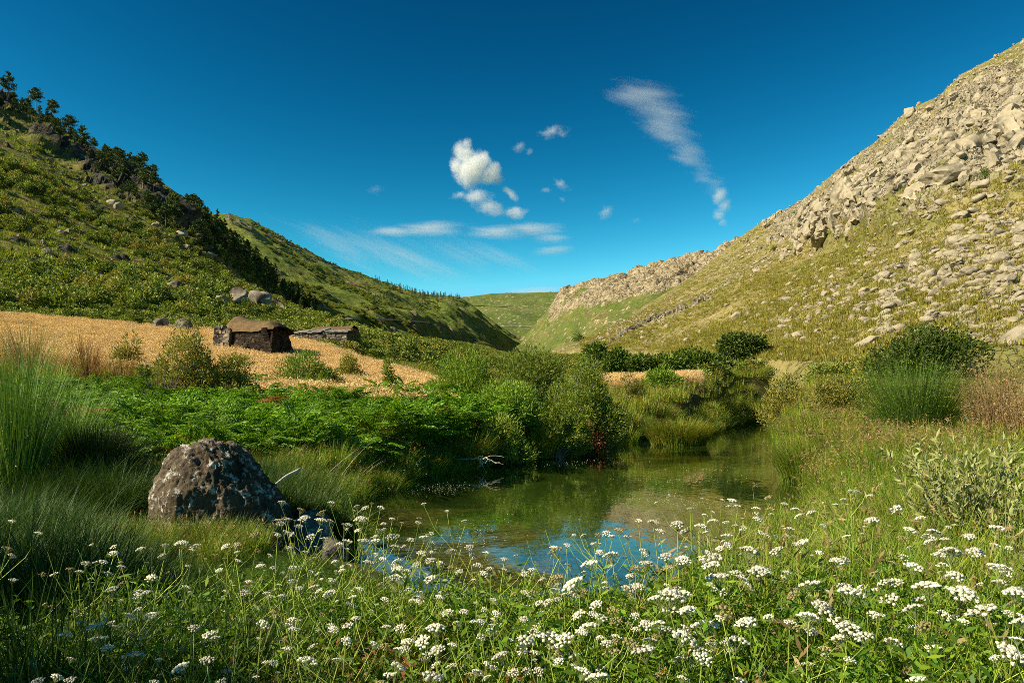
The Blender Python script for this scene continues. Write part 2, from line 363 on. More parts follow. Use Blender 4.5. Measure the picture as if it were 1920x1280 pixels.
aw = nt.nodes.new('ShaderNodeAttribute'); aw.attribute_name = 'weed'
bed = mixc(nt, math_(nt, 'MULTIPLY', aw.outputs['Fac'], .85), bed, ramp(nt, math_(nt, 'ADD', math_(nt, 'MULTIPLY', b, .4), math_(nt, 'MULTIPLY', c, .6)), [(.38, (.02, .03, .006)), (.5, (.09, .085, .025)), (.62, (.24, .2, .085))]))
nt.links.new(mixc(nt, ab.outputs['Fac'], soil, bed), p.inputs['Base Color']); p.inputs['Roughness'].default_value = .95; p.inputs['Specular IOR Level'].default_value = .1
bp = N(nt, 'ShaderNodeBump', Strength=.6, Distance=.05); nt.links.new(a, bp.inputs['Height']); nt.links.new(bp.outputs[0], p.inputs['Normal'])
M['valley'] = m
M['hillR'] = hill_mat('sunlit_hill', [(.125, .14, .034), (.215, .2, .06), (.32, .26, .1), (.42, .33, .145)], [(.075, .06, .04), (.22, .185, .125), (.36, .305, .205), (.5, .43, .31)], .09, .3)
M['hillR2'] = hill_mat('sunlit_far_hill', [(.08, .12, .022), (.13, .16, .035), (.23, .195, .065)], [(.1, .08, .045), (.25, .2, .115), (.36, .295, .185), (.46, .39, .26)], .03, .07, bd=2)
M['hillL'] = hill_mat('scrub_hill', [(.07, .1, .016), (.13, .15, .03), (.21, .19, .05), (.34, .25, .09)], [(.028, .026, .02), (.065, .06, .044), (.14, .125, .095)], .07, .2, soil_amt=.5)
M['hillL2'] = hill_mat('green_far_hill', [(.08, .12, .02), (.14, .19, .03), (.2, .24, .045), (.28, .25, .07)], [(.12, .1, .07), (.26, .22, .15), (.36, .31, .22)], .02, .06, bd=3)
M['hillF'] = hill_mat('green_end_hill', [(.08, .12, .025), (.13, .17, .035), (.2, .21, .06)], [(.2, .16, .1), (.34, .29, .2), (.46, .4, .3)], .015, .05, bd=3)

# ------------------------------------------------------------------ valley ground and stream
WATER = np.array([(-2.5, 11.2), (-2.35, 12.3), (-2.1, 14.8), (-1.5, 16.4), (-.2, 18.8), (1.3, 20.5), (2.9, 23.6), (4.2, 27.5), (6.2, 31), (9.4, 35), (13.5, 46), (17, 53), (24, 57), (32, 58),
                  (32, 54), (21, 50), (16.3, 44), (12.6, 35), (10.2, 27.7), (7.8, 20.2), (6.3, 15.9), (5.6, 13.7), (4.8, 11.2), (3.8, 9.2), (2.65, 7.6), (1.4, 6.1), (.3, 5.3), (-.45, 6.0), (-1.05, 7.1), (-1.7, 8.1), (-2.3, 8.9), (-2.6, 9.9)])
def sdist(x, y, poly=WATER):
    """signed distance: negative inside the water outline"""
    d = np.full(x.shape, 1e9); ins = np.zeros(x.shape, bool); n = len(poly)
    for i in range(n):
        ax, ay = poly[i]; bx, by = poly[(i + 1) % n]; ex, ey = bx - ax, by - ay
        t = np.clip(((x - ax) * ex + (y - ay) * ey) / (ex * ex + ey * ey), 0, 1)
        d = np.minimum(d, (x - ax - t * ex) ** 2 + (y - ay - t * ey) ** 2)
        c = ((ay > y) != (by > y)) & (x < (bx - ax) * (y - ay) / ((by - ay) + 1e-12) + ax); ins ^= c
    return np.where(ins, -np.sqrt(d), np.sqrt(d))
def gz(x, y):
    x = np.asarray(x, float); y = np.asarray(y, float); shp = np.broadcast(x, y).shape; x = np.broadcast_to(x, shp); y = np.broadcast_to(y, shp)
    xl = np.clip(-x, 0, 45); xr = np.clip(x - 5, 0, 40)
    h = .30 + .10 * sstep(5.5, 3, y) + .03 * np.clip(y - 8, 0, 14) + .066 * np.clip(y - 22, 0, 2500) + .09 * xl * sstep(6, 25, y) + .05 * xr
    h = h + .0016 * np.clip(y - 30, 0, 38) ** 2 * sstep(-2, -14, x)
    h = h + .09 * fbm(np.stack([x * .35, y * .35, x * 0], -1), 3, 4) + .03 * fbm(np.stack([x * 1.3, y * 1.3, x * 0], -1), 2, 8)
    s = sdist(x, y) + .25 * fbm(np.stack([x * .8, y * .8, x * 0 + 3], -1), 2, 12)
    wid = np.where(y < 8, 1.6, np.where(x > 3.6, .8, 1.2)) + .06 * np.clip(y - 20, 0, 40)
    up = h * sstep(0, 1, np.clip(s / wid, 0, 1)) ** .8
    dn = -.05 - .28 * sstep(0, 1.6, -s)
    return np.where(s > 0, up - .03, dn)
def axis(lo, hi, fine0, fine1, step, far):
    a = np.arange(fine0, fine1 + step, step); out_hi = [a[-1]]; out_lo = [a[0]]; s = step
    while out_hi[-1] < hi: s *= 1.09; out_hi.append(out_hi[-1] + s)
    s = step
    while out_lo[-1] > lo: s *= 1.12; out_lo.append(out_lo[-1] - s)
    return np.concatenate([out_lo[:0:-1], a, out_hi[1:]])
gx = axis(-5000, 5000, -14, 14, .15, 0); gx = np.concatenate([gx[gx < 14], np.arange(14, 34, .35), axis(0, 5000, 34, 35, .5, 0)[axis(0, 5000, 34, 35, .5, 0) >= 34]]); gy = axis(-3000, 4200, 1, 32, .15, 0); g2 = axis(0, 4200, 64, 65, .6, 0); gy = np.concatenate([gy[gy < 32], np.arange(32, 64, .4), g2[g2 >= 64]])
X, Y = np.meshgrid(gx, gy, indexing='ij'); Z = gz(X, Y)
def in_field(x, y):
    """the golden field on the left, and a small strip on the right behind the bushes"""
    e = fbm(np.stack([x * .2, y * .2, x * 0], -1), 2, 31)
    t = x / np.maximum(y, .1)
    near = np.interp(t, [-.75, -.62, -.5, -.42, -.34, -.2, -.1, -.06], [29, 27, 26, 23.0, 21.5, 21.5, 22.5, 26]); far = np.interp(t, [-.8, -.5, -.3, -.2, -.11, -.06], [55, 58, 58, 50, 38, 29])
    l = (y > near + e) & (y < far + 2 * e) & (t < -.075 + .01 * e) & (t > -.8)
    r = (y > 44 + e) & (y < 49 + e) & (t > .13) & (t < .25)
    return l | r
fld = in_field(X, Y).astype(float); bed = (sdist(X, Y) < .15).astype(float); weed = sstep(1.2, -.6, X + .5 * fbm(np.stack([X * .7, Y * .5, X * 0], -1), 3, 55) * 2) * sstep(13, 9.5, Y)
gm_ = mesh('ground', np.stack([X, Y, Z], -1), grid_quads(len(gx), len(gy)), None, [M['valley']], True, attrs={'field': fld, 'bed': bed, 'weed': weed})
tag(ob('ground', gm_), kind='structure')
wv = np.array([(-6, 3, 0), (36, 3, 0), (36, 62, 0), (-6, 62, 0)], float)
tag(ob('water', mesh('water', wv, [[0, 1, 2, 3]], None, [M['water']], True)), kind='structure')
def at(px, py, y): return np.array([(px - 960) / F * y, y, CZ - (py - HY) / F * y])

# ------------------------------------------------------------------ hills
HILLS = {}
def hill(name, keys, urange, nu, nv, mat, disp, back=.6, g=1.0, drop=.35):
    """keys: px, skyline py, ridge depth, base depth, base py. Real slopes from base depth up to ridge depth, then down the far side."""
    K = np.array(keys, float); u = np.linspace(*urange, nu)
    sk, ys, yb, bp = (np.interp(u, K[:, 0], K[:, i]) for i in (1, 2, 3, 4))
    k = np.ones(15) / 15; sm = lambda a: np.convolve(np.pad(a, 7, 'edge'), k, 'valid'); ys, yb, bp = sm(ys), sm(yb), sm(bp)
    zb = CZ - (bp - HY) / F * yb; zs = CZ - (sk - HY) / F * ys
    f = np.linspace(0, 1, 160)[:, None]; yf = yb + (ys - yb) * f; zf = zb + (zs - zb) * f ** g
    e = (zf - CZ) / yf; w = np.abs(np.diff(e, axis=0)); w = w / (w.sum(0) + 1e-9) + .45 / 159; cum = np.concatenate([np.zeros((1, nu)), np.cumsum(w, 0)]); cum /= cum[-1]
    vs = np.linspace(0, 1, nv); fr = np.stack([np.interp(vs, cum[:, i], f[:, 0]) for i in range(nu)])   # nu,nv
    yy = yb[:, None] + (ys - yb)[:, None] * fr; zz = zb[:, None] + (zs - zb)[:, None] * fr ** g
    nbk = 14; bf = np.linspace(0, 1, nbk + 1)[1:]
    yk = ys[:, None] * (1 + back * bf[None]); zk = zs[:, None] - drop * np.abs(ys[:, None] * back) * bf[None] ** 1.3
    y0 = yb[:, None] * .93; z0 = zb[:, None] - .02 * yb[:, None] - 1.5
    yy = np.concatenate([y0, yy, yk], 1); zz = np.concatenate([z0, zz, zk], 1)
    xx = ((u - 960) / F)[:, None] * yy
    P = np.stack([xx, yy, zz], -1); vv = np.concatenate([[0], vs, 1 + bf])[None] * np.ones((nu, 1)); uu = u[:, None] * np.ones((1, vv.shape[1]))
    n = nrm(np.cross(np.gradient(P, axis=0), np.gradient(P, axis=1))); n = np.where(n[..., 2:] < 0, -n, n)
    d, rock = disp(P, uu, vv); d = d * np.where(vv < .02, 0, 1)
    P = P + n * d[..., None]
    me = mesh('hill', P, grid_quads(*P.shape[:2]), None, [mat], True, attrs={'rock': rock})
    o = tag(ob('hill', me), kind='structure')
    HILLS[name] = dict(u=u, P=P, vs=vv[0], n=n, rock=rock, nv=nv)
    return o
def on_hill(name, u, v):
    H = HILLS[name]; i = np.clip(np.searchsorted(H['u'], u), 0, len(H['u']) - 1); j = np.clip(np.searchsorted(H['vs'], v), 1, H['nv'])
    return H['P'][i, j], H['n'][i, j]
def at_pixel(name, px, py):
    H = HILLS[name]; i = int(np.clip(np.searchsorted(H['u'], px), 0, len(H['u']) - 1)); Pc = H['P'][i, 1:H['nv'] + 1]
    q = HY - (Pc[:, 2] - CZ) / Pc[:, 1] * F
    return Pc[int(np.argmin(np.abs(q - py)))]

def dispR1(P, u, v):
    rel = P[..., 1:2] / 300.0
    band = sstep(.33, .5, v + .06 * fbm(P * .03, 3, 2)) * (1 - sstep(.78, .93, v + .08 * fbm(P * .03, 3, 6))) * sstep(1380, 1480, u)
    lowcut = np.interp(u, [1380, 1500, 1700, 1920], [.68, .56, .36, .34]); hicut = np.interp(u, [1380, 1500, 1700, 1920], [.98, .96, .9, .8])
    nz = .09 * fbm(P * .035, 4, 3)
    band = sstep(lowcut - .05, lowcut + .05, v + nz) * (1 - sstep(hicut - .06, hicut + .06, v + nz)) * sstep(1390, 1470, u)
    frac = .5 + .5 * fbm(P * np.array([.05, .012, .05]), 4, 9)
    m = band * sstep(.25, .5, frac + .18)
    W_ = np.stack([fbm(P * .05, 3, 1), fbm(P * .05, 3, 101), fbm(P * .05, 3, 201)], -1)
    F1, c1 = voro(P * np.array([.07, .05, .06]) + .9 * W_, 5); F2, c2 = voro(P * np.array([.21, .15, .19]) + .8 * W_ + .35 * fbm(P * .3, 2, 7)[..., None], 15); F3, c3 = voro(P * .55 + .3 * W_, 25); F4, c4 = voro(P * .3 + .4 * W_, 95)
    rg = lambda q, sd: 1 - np.abs(fbm(q, 4, sd, .6)) * 2
    d = m * (rg(P * .035 + W_, 300) * 3.2 + rg(P * .1 + W_ * .6, 301) * 2.2 + rg(P * .27, 303) * 1.2 + (c2 - .5) * 1.1 + (c3 - .5) * .8)
    # scree boulders on the grass
    dens = .5 + .5 * fbm(P * np.array([.05, .008, .05]) + 4, 4, 19)
    dens = dens + .1 * sstep(1400, 1900, u) - .1 + .1 * (v > hicut)
    b1 = (c4 < np.clip(dens - .46, 0, .35)) & (F4 < .36); b2 = (c3 < np.clip(dens - .3, 0, .45)) & (F3 < .38)
    d = d + (1 - m) * (np.where(b1, np.sqrt(np.clip(.36 - F4, 0, 1)) * 1.9 * (.3 + c3), 0) + np.where(b2, np.sqrt(np.clip(.38 - F3, 0, 1)) * 1.1, 0))
    rock = np.clip(m * (.62 + .5 * fbm(P * .12, 3, 310)) + np.where(b1 | b2, .85, 0) * (1 - m) + .1 * (dens - .5), 0, 1)
    d = d + 2.5 * fbm(P * .02, 3, 40) * sstep(.05, .3, v) + .25 * fbm(P * .9, 2, 41)
    return d, rock
hill('R1', [(940, 700, 300, 230, 700), (1010, 672, 300, 230, 674), (1050, 655, 305, 225, 660), (1085, 642, 320, 200, 655), (1107, 633, 350, 185, 655), (1180, 592, 460, 130, 657), (1273, 537, 600, 95, 662), (1340, 486, 680, 78, 666), (1365, 465, 690, 73, 668), (1390, 443, 690, 68, 670), (1430, 416, 690, 62, 672), (1480, 394, 680, 55, 676), (1530, 362, 650, 50, 680), (1600, 300, 600, 46, 678), (1650, 262, 570, 44, 674), (1700, 212, 540, 43, 670), (1760, 182, 500, 41, 665), (1800, 140, 480, 40, 660), (1850, 114, 450, 39, 655), (1920, 74, 420, 38, 648), (2050, -10, 390, 36, 635), (2400, -170, 340, 32, 610), (2900, -330, 300, 28, 580)],
     (940, 2500), 1200, 560, M['hillR'], dispR1, g=1.06)

def dispR2(P, u, v):
    Fa, ca = voro(P * np.array([.025, .016, .02]) + .5 * fbm(P * .02, 2, 1)[..., None], 55); Fb, cb = voro(P * .11, 65)
    nz = .12 * fbm(P * .012, 4, 3)
    band = sstep(.4, .55, v + nz) * sstep(1000, 1060, u); m = band * sstep(.35, .55, .62 + .6 * fbm(P * .01, 4, 9))
    d = m * ((ca - .4) * 8 + (cb - .5) * 5 + (1 - np.abs(fbm(P * .03, 4, 311, .6)) * 2) * 9)
    b = (cb < .33 + .3 * fbm(P * np.array([.02, .005, .02]), 3, 77)) & (Fb < .4)
    d = d + (1 - m) * np.where(b, (.4 - Fb) * 6, 0) + 14 * fbm(P * .006, 3, 40) * sstep(.05, .3, v) * (1 - sstep(.8, 1, v))
    return d, np.clip(m * .9 + np.where(b, .8, 0) * (1 - m), 0, 1)
hill('R2', [(940, 652, 1500, 1380, 655), (970, 640, 1500, 1350, 650), (985, 628, 1500, 1300, 648), (1010, 600, 1490, 1200, 646), (1040, 566, 1480, 1050, 645), (1060, 546, 1450, 980, 645), (1090, 538, 1420, 900, 645), (1130, 527, 1380, 820, 645), (1180, 512, 1320, 760, 645), (1230, 500, 1250, 720, 645), (1270, 490, 1200, 700, 645), (1300, 483, 1160, 690, 645), (1340, 476, 1100, 680, 645), (1400, 455, 1080, 680, 645), (1600, 400, 1000, 650, 645)],
     (940, 1600), 560, 260, M['hillR2'], dispR2)

def dispL1(P, u, v):
    F2, c2 = voro(P * np.array([.1, .1, .08]), 35); F3, c3 = voro(P * .3, 45)
    cl = np.interp(u, [-300, 0, 60, 200, 300, 420, 500], [.9, .88, .84, .74, .7, .62, .5])
    m = sstep(cl - .08, cl - .03, v + .06 * fbm(P * .05, 3, 3)) * (1 - sstep(cl + .03, cl + .08, v)) * sstep(-.5, .1, fbm(P * .03, 3, 333)) * (1 - sstep(330, 480, u))
    d = m * ((c2 - .3) * 11 + (c3 - .5) * 3)
    b = (c3 < .16 + .25 * fbm(P * .03, 3, 7)) & (F3 < .4)
    d = d + (1 - m) * np.where(b, (.4 - F3) * 3.2, 0)
    gully = fbm(P * np.array([.03, .012, .03]), 4, 60)
    d = d + 3.0 * gully * sstep(.05, .3, v) + .35 * fbm(P * .6, 3, 61)
    return d, np.clip(m * .95 + np.where(b, .75, 0) * (1 - m), 0, 1)
hill('L1', [(-900, -260, 270, 48, 560), (-300, 20, 310, 54, 575), (0, 180, 340, 62, 588), (60, 205, 350, 63, 590), (150, 262, 370, 64, 592), (280, 328, 400, 66, 595), (330, 362, 410, 67, 597), (390, 416, 420, 68, 600), (430, 456, 415, 70, 604), (480, 504, 400, 73, 608), (540, 555, 360, 78, 614), (600, 592, 300, 84, 622), (660, 622, 240, 95, 634), (720, 643, 180, 110, 648), (770, 655, 160, 120, 660)],
     (-620, 770), 900, 420, M['hillL'], dispL1, g=1.08)

def dispL2(P, u, v):
    Fb, cb = voro(P * .09, 66)
    rd = 1 - np.abs(fbm(P * np.array([.0065, .0035, .004]) + 3, 3, 13)); top = 1 - sstep(.75, 1, v) * .8
    d = (rd - .6) * 22 * sstep(.06, .3, v) * top + 14 * fbm(P * .012, 4, 14) * sstep(.03, .2, v) * top + 2.5 * fbm(P * .07, 3, 15)
    nearcrest = sstep(.75, .95, v + .1 * fbm(P * .02, 3, 8)) * (1 - sstep(650, 760, u))
    b = (cb < .12 + .3 * fbm(P * .01, 3, 7) + .3 * nearcrest) & (Fb < .42)
    d = d + np.where(b, (.42 - Fb) * 6, 0)
    return d, np.clip(np.where(b, .85, 0) + .3 * nearcrest, 0, 1)
hill('L2', [(200, 330, 800, 320, 640), (390, 404, 880, 320, 640), (430, 402, 900, 320, 640), (470, 412, 930, 320, 641), (500, 430, 960, 320, 642), (560, 463, 1050, 330, 643), (600, 482, 1120, 340, 644), (650, 506, 1220, 360, 646), (700, 524, 1330, 390, 648), (760, 544, 1460, 450, 648), (800, 553, 1540, 520, 647), (850, 556, 1640, 640, 647), (868, 561, 1680, 700, 647), (890, 576, 1720, 800, 647), (925, 602, 1800, 1000, 648), (965, 630, 1850, 1300, 652), (1040, 660, 1900, 1500, 665)],
     (200, 1040), 780, 360, M['hillL2'], dispL2)

def dispF(P, u, v):
    Fb, cb = voro(P * .075, 86)
    d = 30 * fbm(P * .004, 4, 14) * sstep(.05, .25, v) * (1 - sstep(.7, 1, v) * .8)
    b = (cb < .2 + .3 * fbm(P * .008, 3, 7)) & (Fb < .42)
    return d + np.where(b, (.42 - Fb) * 7, 0), np.where(b, .85, 0)
hill('F', [(500, 560, 2700, 1750, 650), (820, 562, 2700, 1750, 646), (860, 557, 2700, 1750, 645), (880, 556, 2700, 1750, 645), (920, 550, 2700, 1750, 645), (960, 548, 2700, 1750, 645), (1000, 548, 2700, 1750, 645), (1050, 547, 2700, 1750, 645), (1100, 540, 2650, 1750, 645), (1300, 530, 2600, 1750, 645)],
     (600, 1300), 420, 200, M['hillF'], dispF)

def strip_on(name, pts, width, up, n=60, h=None):
    """a road bench following picture points on a hill; real width along the slope"""
    pts = np.array(pts, float); s = np.linspace(0, 1, n); k = np.linspace(0, 1, len(pts))
    C = np.array([at_pixel(name, np.interp(t, k, pts[:, 0]), np.interp(t, k, pts[:, 1])) for t in s])
    for it in range(14): C[1:-1] = (C[:-2] + C[1:-1] * 2 + C[2:]) / 4
    t = nrm(np.gradient(C, axis=0)); out_ = nrm(np.cross(t, np.array([[0, 0, 1.]])));
    if out_[:, 0].mean() < 0: out_ = -out_
    g = Geo(); a = C + np.array([0, 0, up]); b = a + out_ * width; c = b + out_ * width * 1.2 - np.array([0, 0, up * 1.1]); e = a - out_ * width
    V = np.concatenate([e, a, b, c]); Q = []
    for r in range(3):
        for i in range(n - 1): Q.append([r * n + i, r * n + i + 1, (r + 1) * n + i + 1, (r + 1) * n + i])
    return mesh('road', V, Q, None, [M['road']], False)
tag(ob('road', strip_on('L2', [(640, 598), (690, 599), (740, 601), (800, 606)], .7, 1.0)), kind='structure')
tag(ob('road', strip_on('F', [(860, 575), (900, 574), (950, 576)], 2.5, 1.2)), kind='structure')
tag(ob('road', strip_on('F', [(880, 614), (930, 612), (1000, 612)], 1.5, 1)), kind='structure')
#@@PART2@@
# ------------------------------------------------------------------ scattering of uncountable things (one object each)
PROTO = 0
def scatter(name, protos, P, yaw, scl, idx=None, tilt=None, label=None):
    """ONE stuff object: points that carry copies of a few clump meshes"""
    global PROTO
    P = np.asarray(P, np.float32); n = len(P); PROTO += 1
    pc = bpy.data.collections.new('clumps_of_' + name)
    for i, me in enumerate(protos):
        o = bpy.data.objects.new('%s_clump_%02d' % (name, i), me); pc.objects.link(o)
    me = bpy.data.meshes.new(name); me.vertices.add(n); me.vertices.foreach_set('co', P.ravel())
    rot = np.zeros((n, 3), np.float32); rot[:, 2] = yaw
    if tilt is not None: rot[:, :2] = tilt
    a = me.attributes.new('rot', 'FLOAT_VECTOR', 'POINT'); a.data.foreach_set('vector', rot.ravel())
    sc = np.asarray(scl, np.float32); sc = np.stack([sc] * 3, -1) if sc.ndim == 1 else sc
    a = me.attributes.new('scl', 'FLOAT_VECTOR', 'POINT'); a.data.foreach_set('vector', np.ascontiguousarray(sc).ravel())
    a = me.attributes.new('idx', 'INT', 'POINT'); a.data.foreach_set('value', np.asarray(np.random.default_rng(PROTO).integers(0, len(protos), n) if idx is None else idx, np.int32))
    o = ob(name, me); tag(o, label, None, None, 'stuff')
    ng = bpy.data.node_groups.new('scatter_' + name, 'GeometryNodeTree')
    ng.interface.new_socket('Geometry', in_out='INPUT', socket_type='NodeSocketGeometry'); ng.interface.new_socket('Geometry', in_out='OUTPUT', socket_type='NodeSocketGeometry')
    gi = ng.nodes.new('NodeGroupInput'); go = ng.nodes.new('NodeGroupOutput'); ip = ng.nodes.new('GeometryNodeInstanceOnPoints'); ci = ng.nodes.new('GeometryNodeCollectionInfo')
    ci.inputs['Collection'].default_value = pc; ci.inputs['Separate Children'].default_value = True; ci.inputs['Reset Children'].default_value = True
    def na(nm, t):
        x = ng.nodes.new('GeometryNodeInputNamedAttribute'); x.data_type = t; x.inputs['Name'].default_value = nm; return x.outputs['Attribute']
    L = ng.links.new
    L(gi.outputs[0], ip.inputs['Points']); L(ci.outputs[0], ip.inputs['Instance']); ip.inputs['Pick Instance'].default_value = True
    L(na('idx', 'INT'), ip.inputs['Instance Index']); L(na('scl', 'FLOAT_VECTOR'), ip.inputs['Scale'])
    e2r = ng.nodes.new('FunctionNodeEulerToRotation'); L(na('rot', 'FLOAT_VECTOR'), e2r.inputs[0]); L(e2r.outputs[0], ip.inputs['Rotation'])
    L(ip.outputs[0], go.inputs[0])
    md = o.modifiers.new('scatter', 'NODES'); md.node_group = ng
    return o

_Y = np.concatenate([np.arange(1.2, 30, .05), np.arange(30, 140, .2)])
def foot(px, py):
    """where the sight line through a photograph pixel meets the valley ground"""
    x = (px - 960) / F * _Y; z = CZ - (py - HY) / F * _Y; h = gz(x, _Y); k = np.nonzero(z <= h)[0]
    i = k[0] if len(k) else len(_Y) - 1
    return np.array([x[i], _Y[i], h[i]])
def gpt(px, y): x = (px - 960) / F * y; return np.array([x, y, float(gz(x, y))])

rng = np.random.default_rng(7)
def tuft_mesh(name, mats, n, rad, L, lv, w, lean, droop, segs=4, outward=.8, seed=0, seeds=0, seedslot=1, seedlen=.06, seedw=.012):
    r = np.random.default_rng(seed); V, Q, tip = tuft(r, n, rad, L, lv, w, lean, droop, segs, outward); g = Geo().add(V, Q)
    if seeds:
        t = tip[r.choice(len(tip), min(seeds, len(tip)), False)]
        for k in range(3):
            D = nrm(np.stack([r.normal(0, .5, len(t)), r.normal(0, .5, len(t)), r.uniform(-.2, 1, len(t))], -1)); a, b = leaf_quads(r, t - D * .01 - np.array([0, 0, seedlen * .4 * k]), D, seedlen, seedw); g.add(a, b, None, seedslot)
    return g.build(name, mats)
GR = [tuft_mesh('grass_tuft', [M['grass'], M['brownseed']], 150, .22, .62, .6, .0075, .5, 1.1, 5, .6, s, 12) for s in range(4)]
DG = [tuft_mesh('dark_grass_tuft', [M['darkgrass'], M['pod']], 190, .24, .72, .55, .0065, .5, 1.5, 6, .7, 10 + s, 0) for s in range(4)]
GG = [tuft_mesh('gold_grass_tuft', [M['goldgrass'], M['brownseed']], 170, .28, .62, .5, .009, .45, .9, 4, .6, 20 + s, 34) for s in range(4)]
GF = [tuft_mesh('far_grass_tuft', [M['goldgrass'], M['brownseed']], 120, .5, .6, .5, .022, .5, .9, 3, .6, 30 + s, 5, 1, .12, .03) for s in range(3)]
GB = [tuft_mesh('bank_grass_tuft', [M['grass'], M['brownseed']], 130, .3, .7, .5, .012, .6, 1.6, 5, .8, 40 + s, 10) for s in range(4)]
ST = [tuft_mesh('straw_tuft', [M['straw'], M['straw']], 80, .45, .78, .25, .013, .16, .25, 3, .3, 50 + s, 80, 1, .09, .018) for s in range(4)]
def herb_mesh(name, mats, seed, n=200, L=.34, rad=.2):
    """feathery, finely divided leaves on thin stalks"""
    r = np.random.default_rng(seed); V, Q, tip = tuft(r, 26, rad, L, .6, .005, .8, .7, 4, .5); g = Geo().add(V, Q)
    c = V.reshape(26, -1, 2, 3).mean(2)          # stalk centres
    for k in range(n):
        i = r.integers(0, 26); a = c[i, r.integers(1, 5)]; d = nrm(r.normal(0, 1, (7, 3)) + np.array([0, 0, .4]))
        p = a + np.cumsum(np.full((7, 3), nrm(r.normal(0, 1, 3) + [0, 0, .5]) * .012), 0)
        lv, lq = leaf_quads(r, p, d, r.uniform(.015, .034), r.uniform(.004, .008)); g.add(lv, lq, None, 0)
    return g.build(name, mats)
HB = [herb_mesh('herb_clump', [M['herb']], 60 + s) for s in range(5)]
RH = [herb_mesh('rust_clump', [M['rustherb']], 70 + s, 60, .22) for s in range(2)]

def fill(n, x0, x1, y0, y1, ok, seed, ypow=1.0):
    r = np.random.default_rng(seed); y = y0 + (y1 - y0) * r.random(n) ** ypow; x = r.uniform(x0, x1, n)
    s = sdist(x, y); m = ok(x, y, x / y, s) ; x, y = x[m], y[m]
    return np.stack([x, y, gz(x, y) - .02], -1), r
clear = lambda x, y: (((x + 3.0) / .85) ** 2 + ((y - 7.3) / .7) ** 2 > 1)
nz2 = lambda x, y, f, s: fbm(np.stack([x * f, y * f, x * 0], -1), 3, s)
def low(P, k, full): return np.clip((CZ - P[:, 1] * k - P[:, 2]) / full, .22, 1.0)      # plants stay below the sight line to the water, as they do there
# near left: long dark grass
P, r = fill(2600, -9, 0, 1.4, 11, lambda x, y, t, s: (s > .12) & (t > -.85) & (t < np.where(y < 5, -.34, -.1) + .1 * nz2(x, y, .6, 1)) & (nz2(x, y, 1.0, 14) > -.25) & clear(x, y), 1, 1.2)
scatter('long_grass', DG, P, r.uniform(-1.2, 1.2, len(P)), r.uniform(.75, 1.2, len(P)) * low(P, np.where(P[:, 1] > 8, .08, np.interp(P[:, 0] / P[:, 1], [-.6, -.47, -.4], [.12, .2, np.nan]) if False else np.where(P[:, 1] > 3, np.interp(P[:, 0] / P[:, 1], [-.62, -.5, -.42], [.13, .2, .3]), .26)), .6), tilt=np.stack([r.normal(0, .15, len(P)), r.uniform(-.1, .45, len(P))], -1), label='dark long grass on the near left bank')
# near bank: feathery green herb under the flowers, rusty patches
P, r = fill(2700, -3.5, 4.2, 1.15, 6.4, lambda x, y, t, s: (s > -.15) & (t > -.55 + .1 * nz2(x, y, .9, 2)) & (t < .75) & (nz2(x, y, 1.1, 3) > -.3) & clear(x, y), 2)
scatter('herb_undergrowth', HB, P, r.uniform(0, 6.3, len(P)), r.uniform(.9, 1.7, len(P)) * low(P, .265, .5), label='feathery green undergrowth below the white flowers')
P, r = fill(1500, -2.2, 1.2, 1.2, 4.6, lambda x, y, t, s: (s > 0) & (nz2(x, y, 1.3, 5) > .12) & (t > -.5) & (t < .2), 3)
scatter('rusty_undergrowth', RH, P + [0, 0, .04], r.uniform(0, 6.3, len(P)), r.uniform(1, 1.8, len(P)) * low(P, .27, .45), label='rusty withered undergrowth on the near bank')
# right foreground: green long grass leaning
P, r = fill(3600, .4, 12, 1.3, 14, lambda x, y, t, s: (s > .0) & (t > .18 + .12 * nz2(x, y, .7, 4) - .04 * (y > 6)) & (t < .85), 4, 1.1)
scatter('leaning_grass', GR, P, r.uniform(0, 6.3, len(P)), r.uniform(.7, 1.15, len(P)) * low(P, np.interp(P[:, 0] / P[:, 1], [.2, .38, .5], [.26, .15, .12]) * np.interp(P[:, 1], [5, 8], [1, .45]), .55), tilt=np.stack([r.normal(0, .25, len(P)), r.normal(.1, .3, len(P))], -1), label='green leaning grass on the right bank')
# right bank gold green grass with brown seed heads
P, r = fill(3200, 4, 30, 11.5, 34, lambda x, y, t, s: (s > .05) & (t > .2) & (t < .85), 5)
scatter('seeding_grass', GG, P, r.uniform(0, 6.3, len(P)), r.uniform(.7, 1.25, len(P)), tilt=np.stack([r.normal(0, .15, len(P)), r.normal(.05, .15, len(P))], -1), label='golden green seeding grass along the stream')
# water edges: overhanging tufts
P, r = fill(9000, -6, 26, 8, 60, lambda x, y, t, s: (s > -.12) & (s < .5 + .01 * y) & (t > -.35) & clear(x, y), 6)
scatter('bank_grass', GB, P + [0, 0, .03], r.uniform(0, 6.3, len(P)), (.6 + .016 * P[:, 1]) * r.uniform(.7, 1.2, len(P)), tilt=np.stack([r.normal(0, .2, len(P)), r.normal(0, .2, len(P))], -1), label='grass overhanging the water edge')
# mid ground between bank and hills
P, r = fill(9000, -50, 60, 12, 75, lambda x, y, t, s: (s > .3) & (t > -.85) & (t < .85) & ~in_field(x, y) & ~((t < .02) & (y < 24)), 7)
scatter('rough_grass', GF, P, r.uniform(0, 6.3, len(P)), r.uniform(.7, 1.4, len(P)) , label='rough golden green grass of the valley floor')
P, r = fill(26000, -50, 20, 18, 70, lambda x, y, t, s: in_field(x, y) & (t > -.85), 8)
scatter('ripe_field', ST, P, r.uniform(0, 6.3, len(P)), r.uniform(.85, 1.15, len(P)) * (1 + .12 * nz2(P[:, 0], P[:, 1], .3, 2)), label='golden ripe field grass')
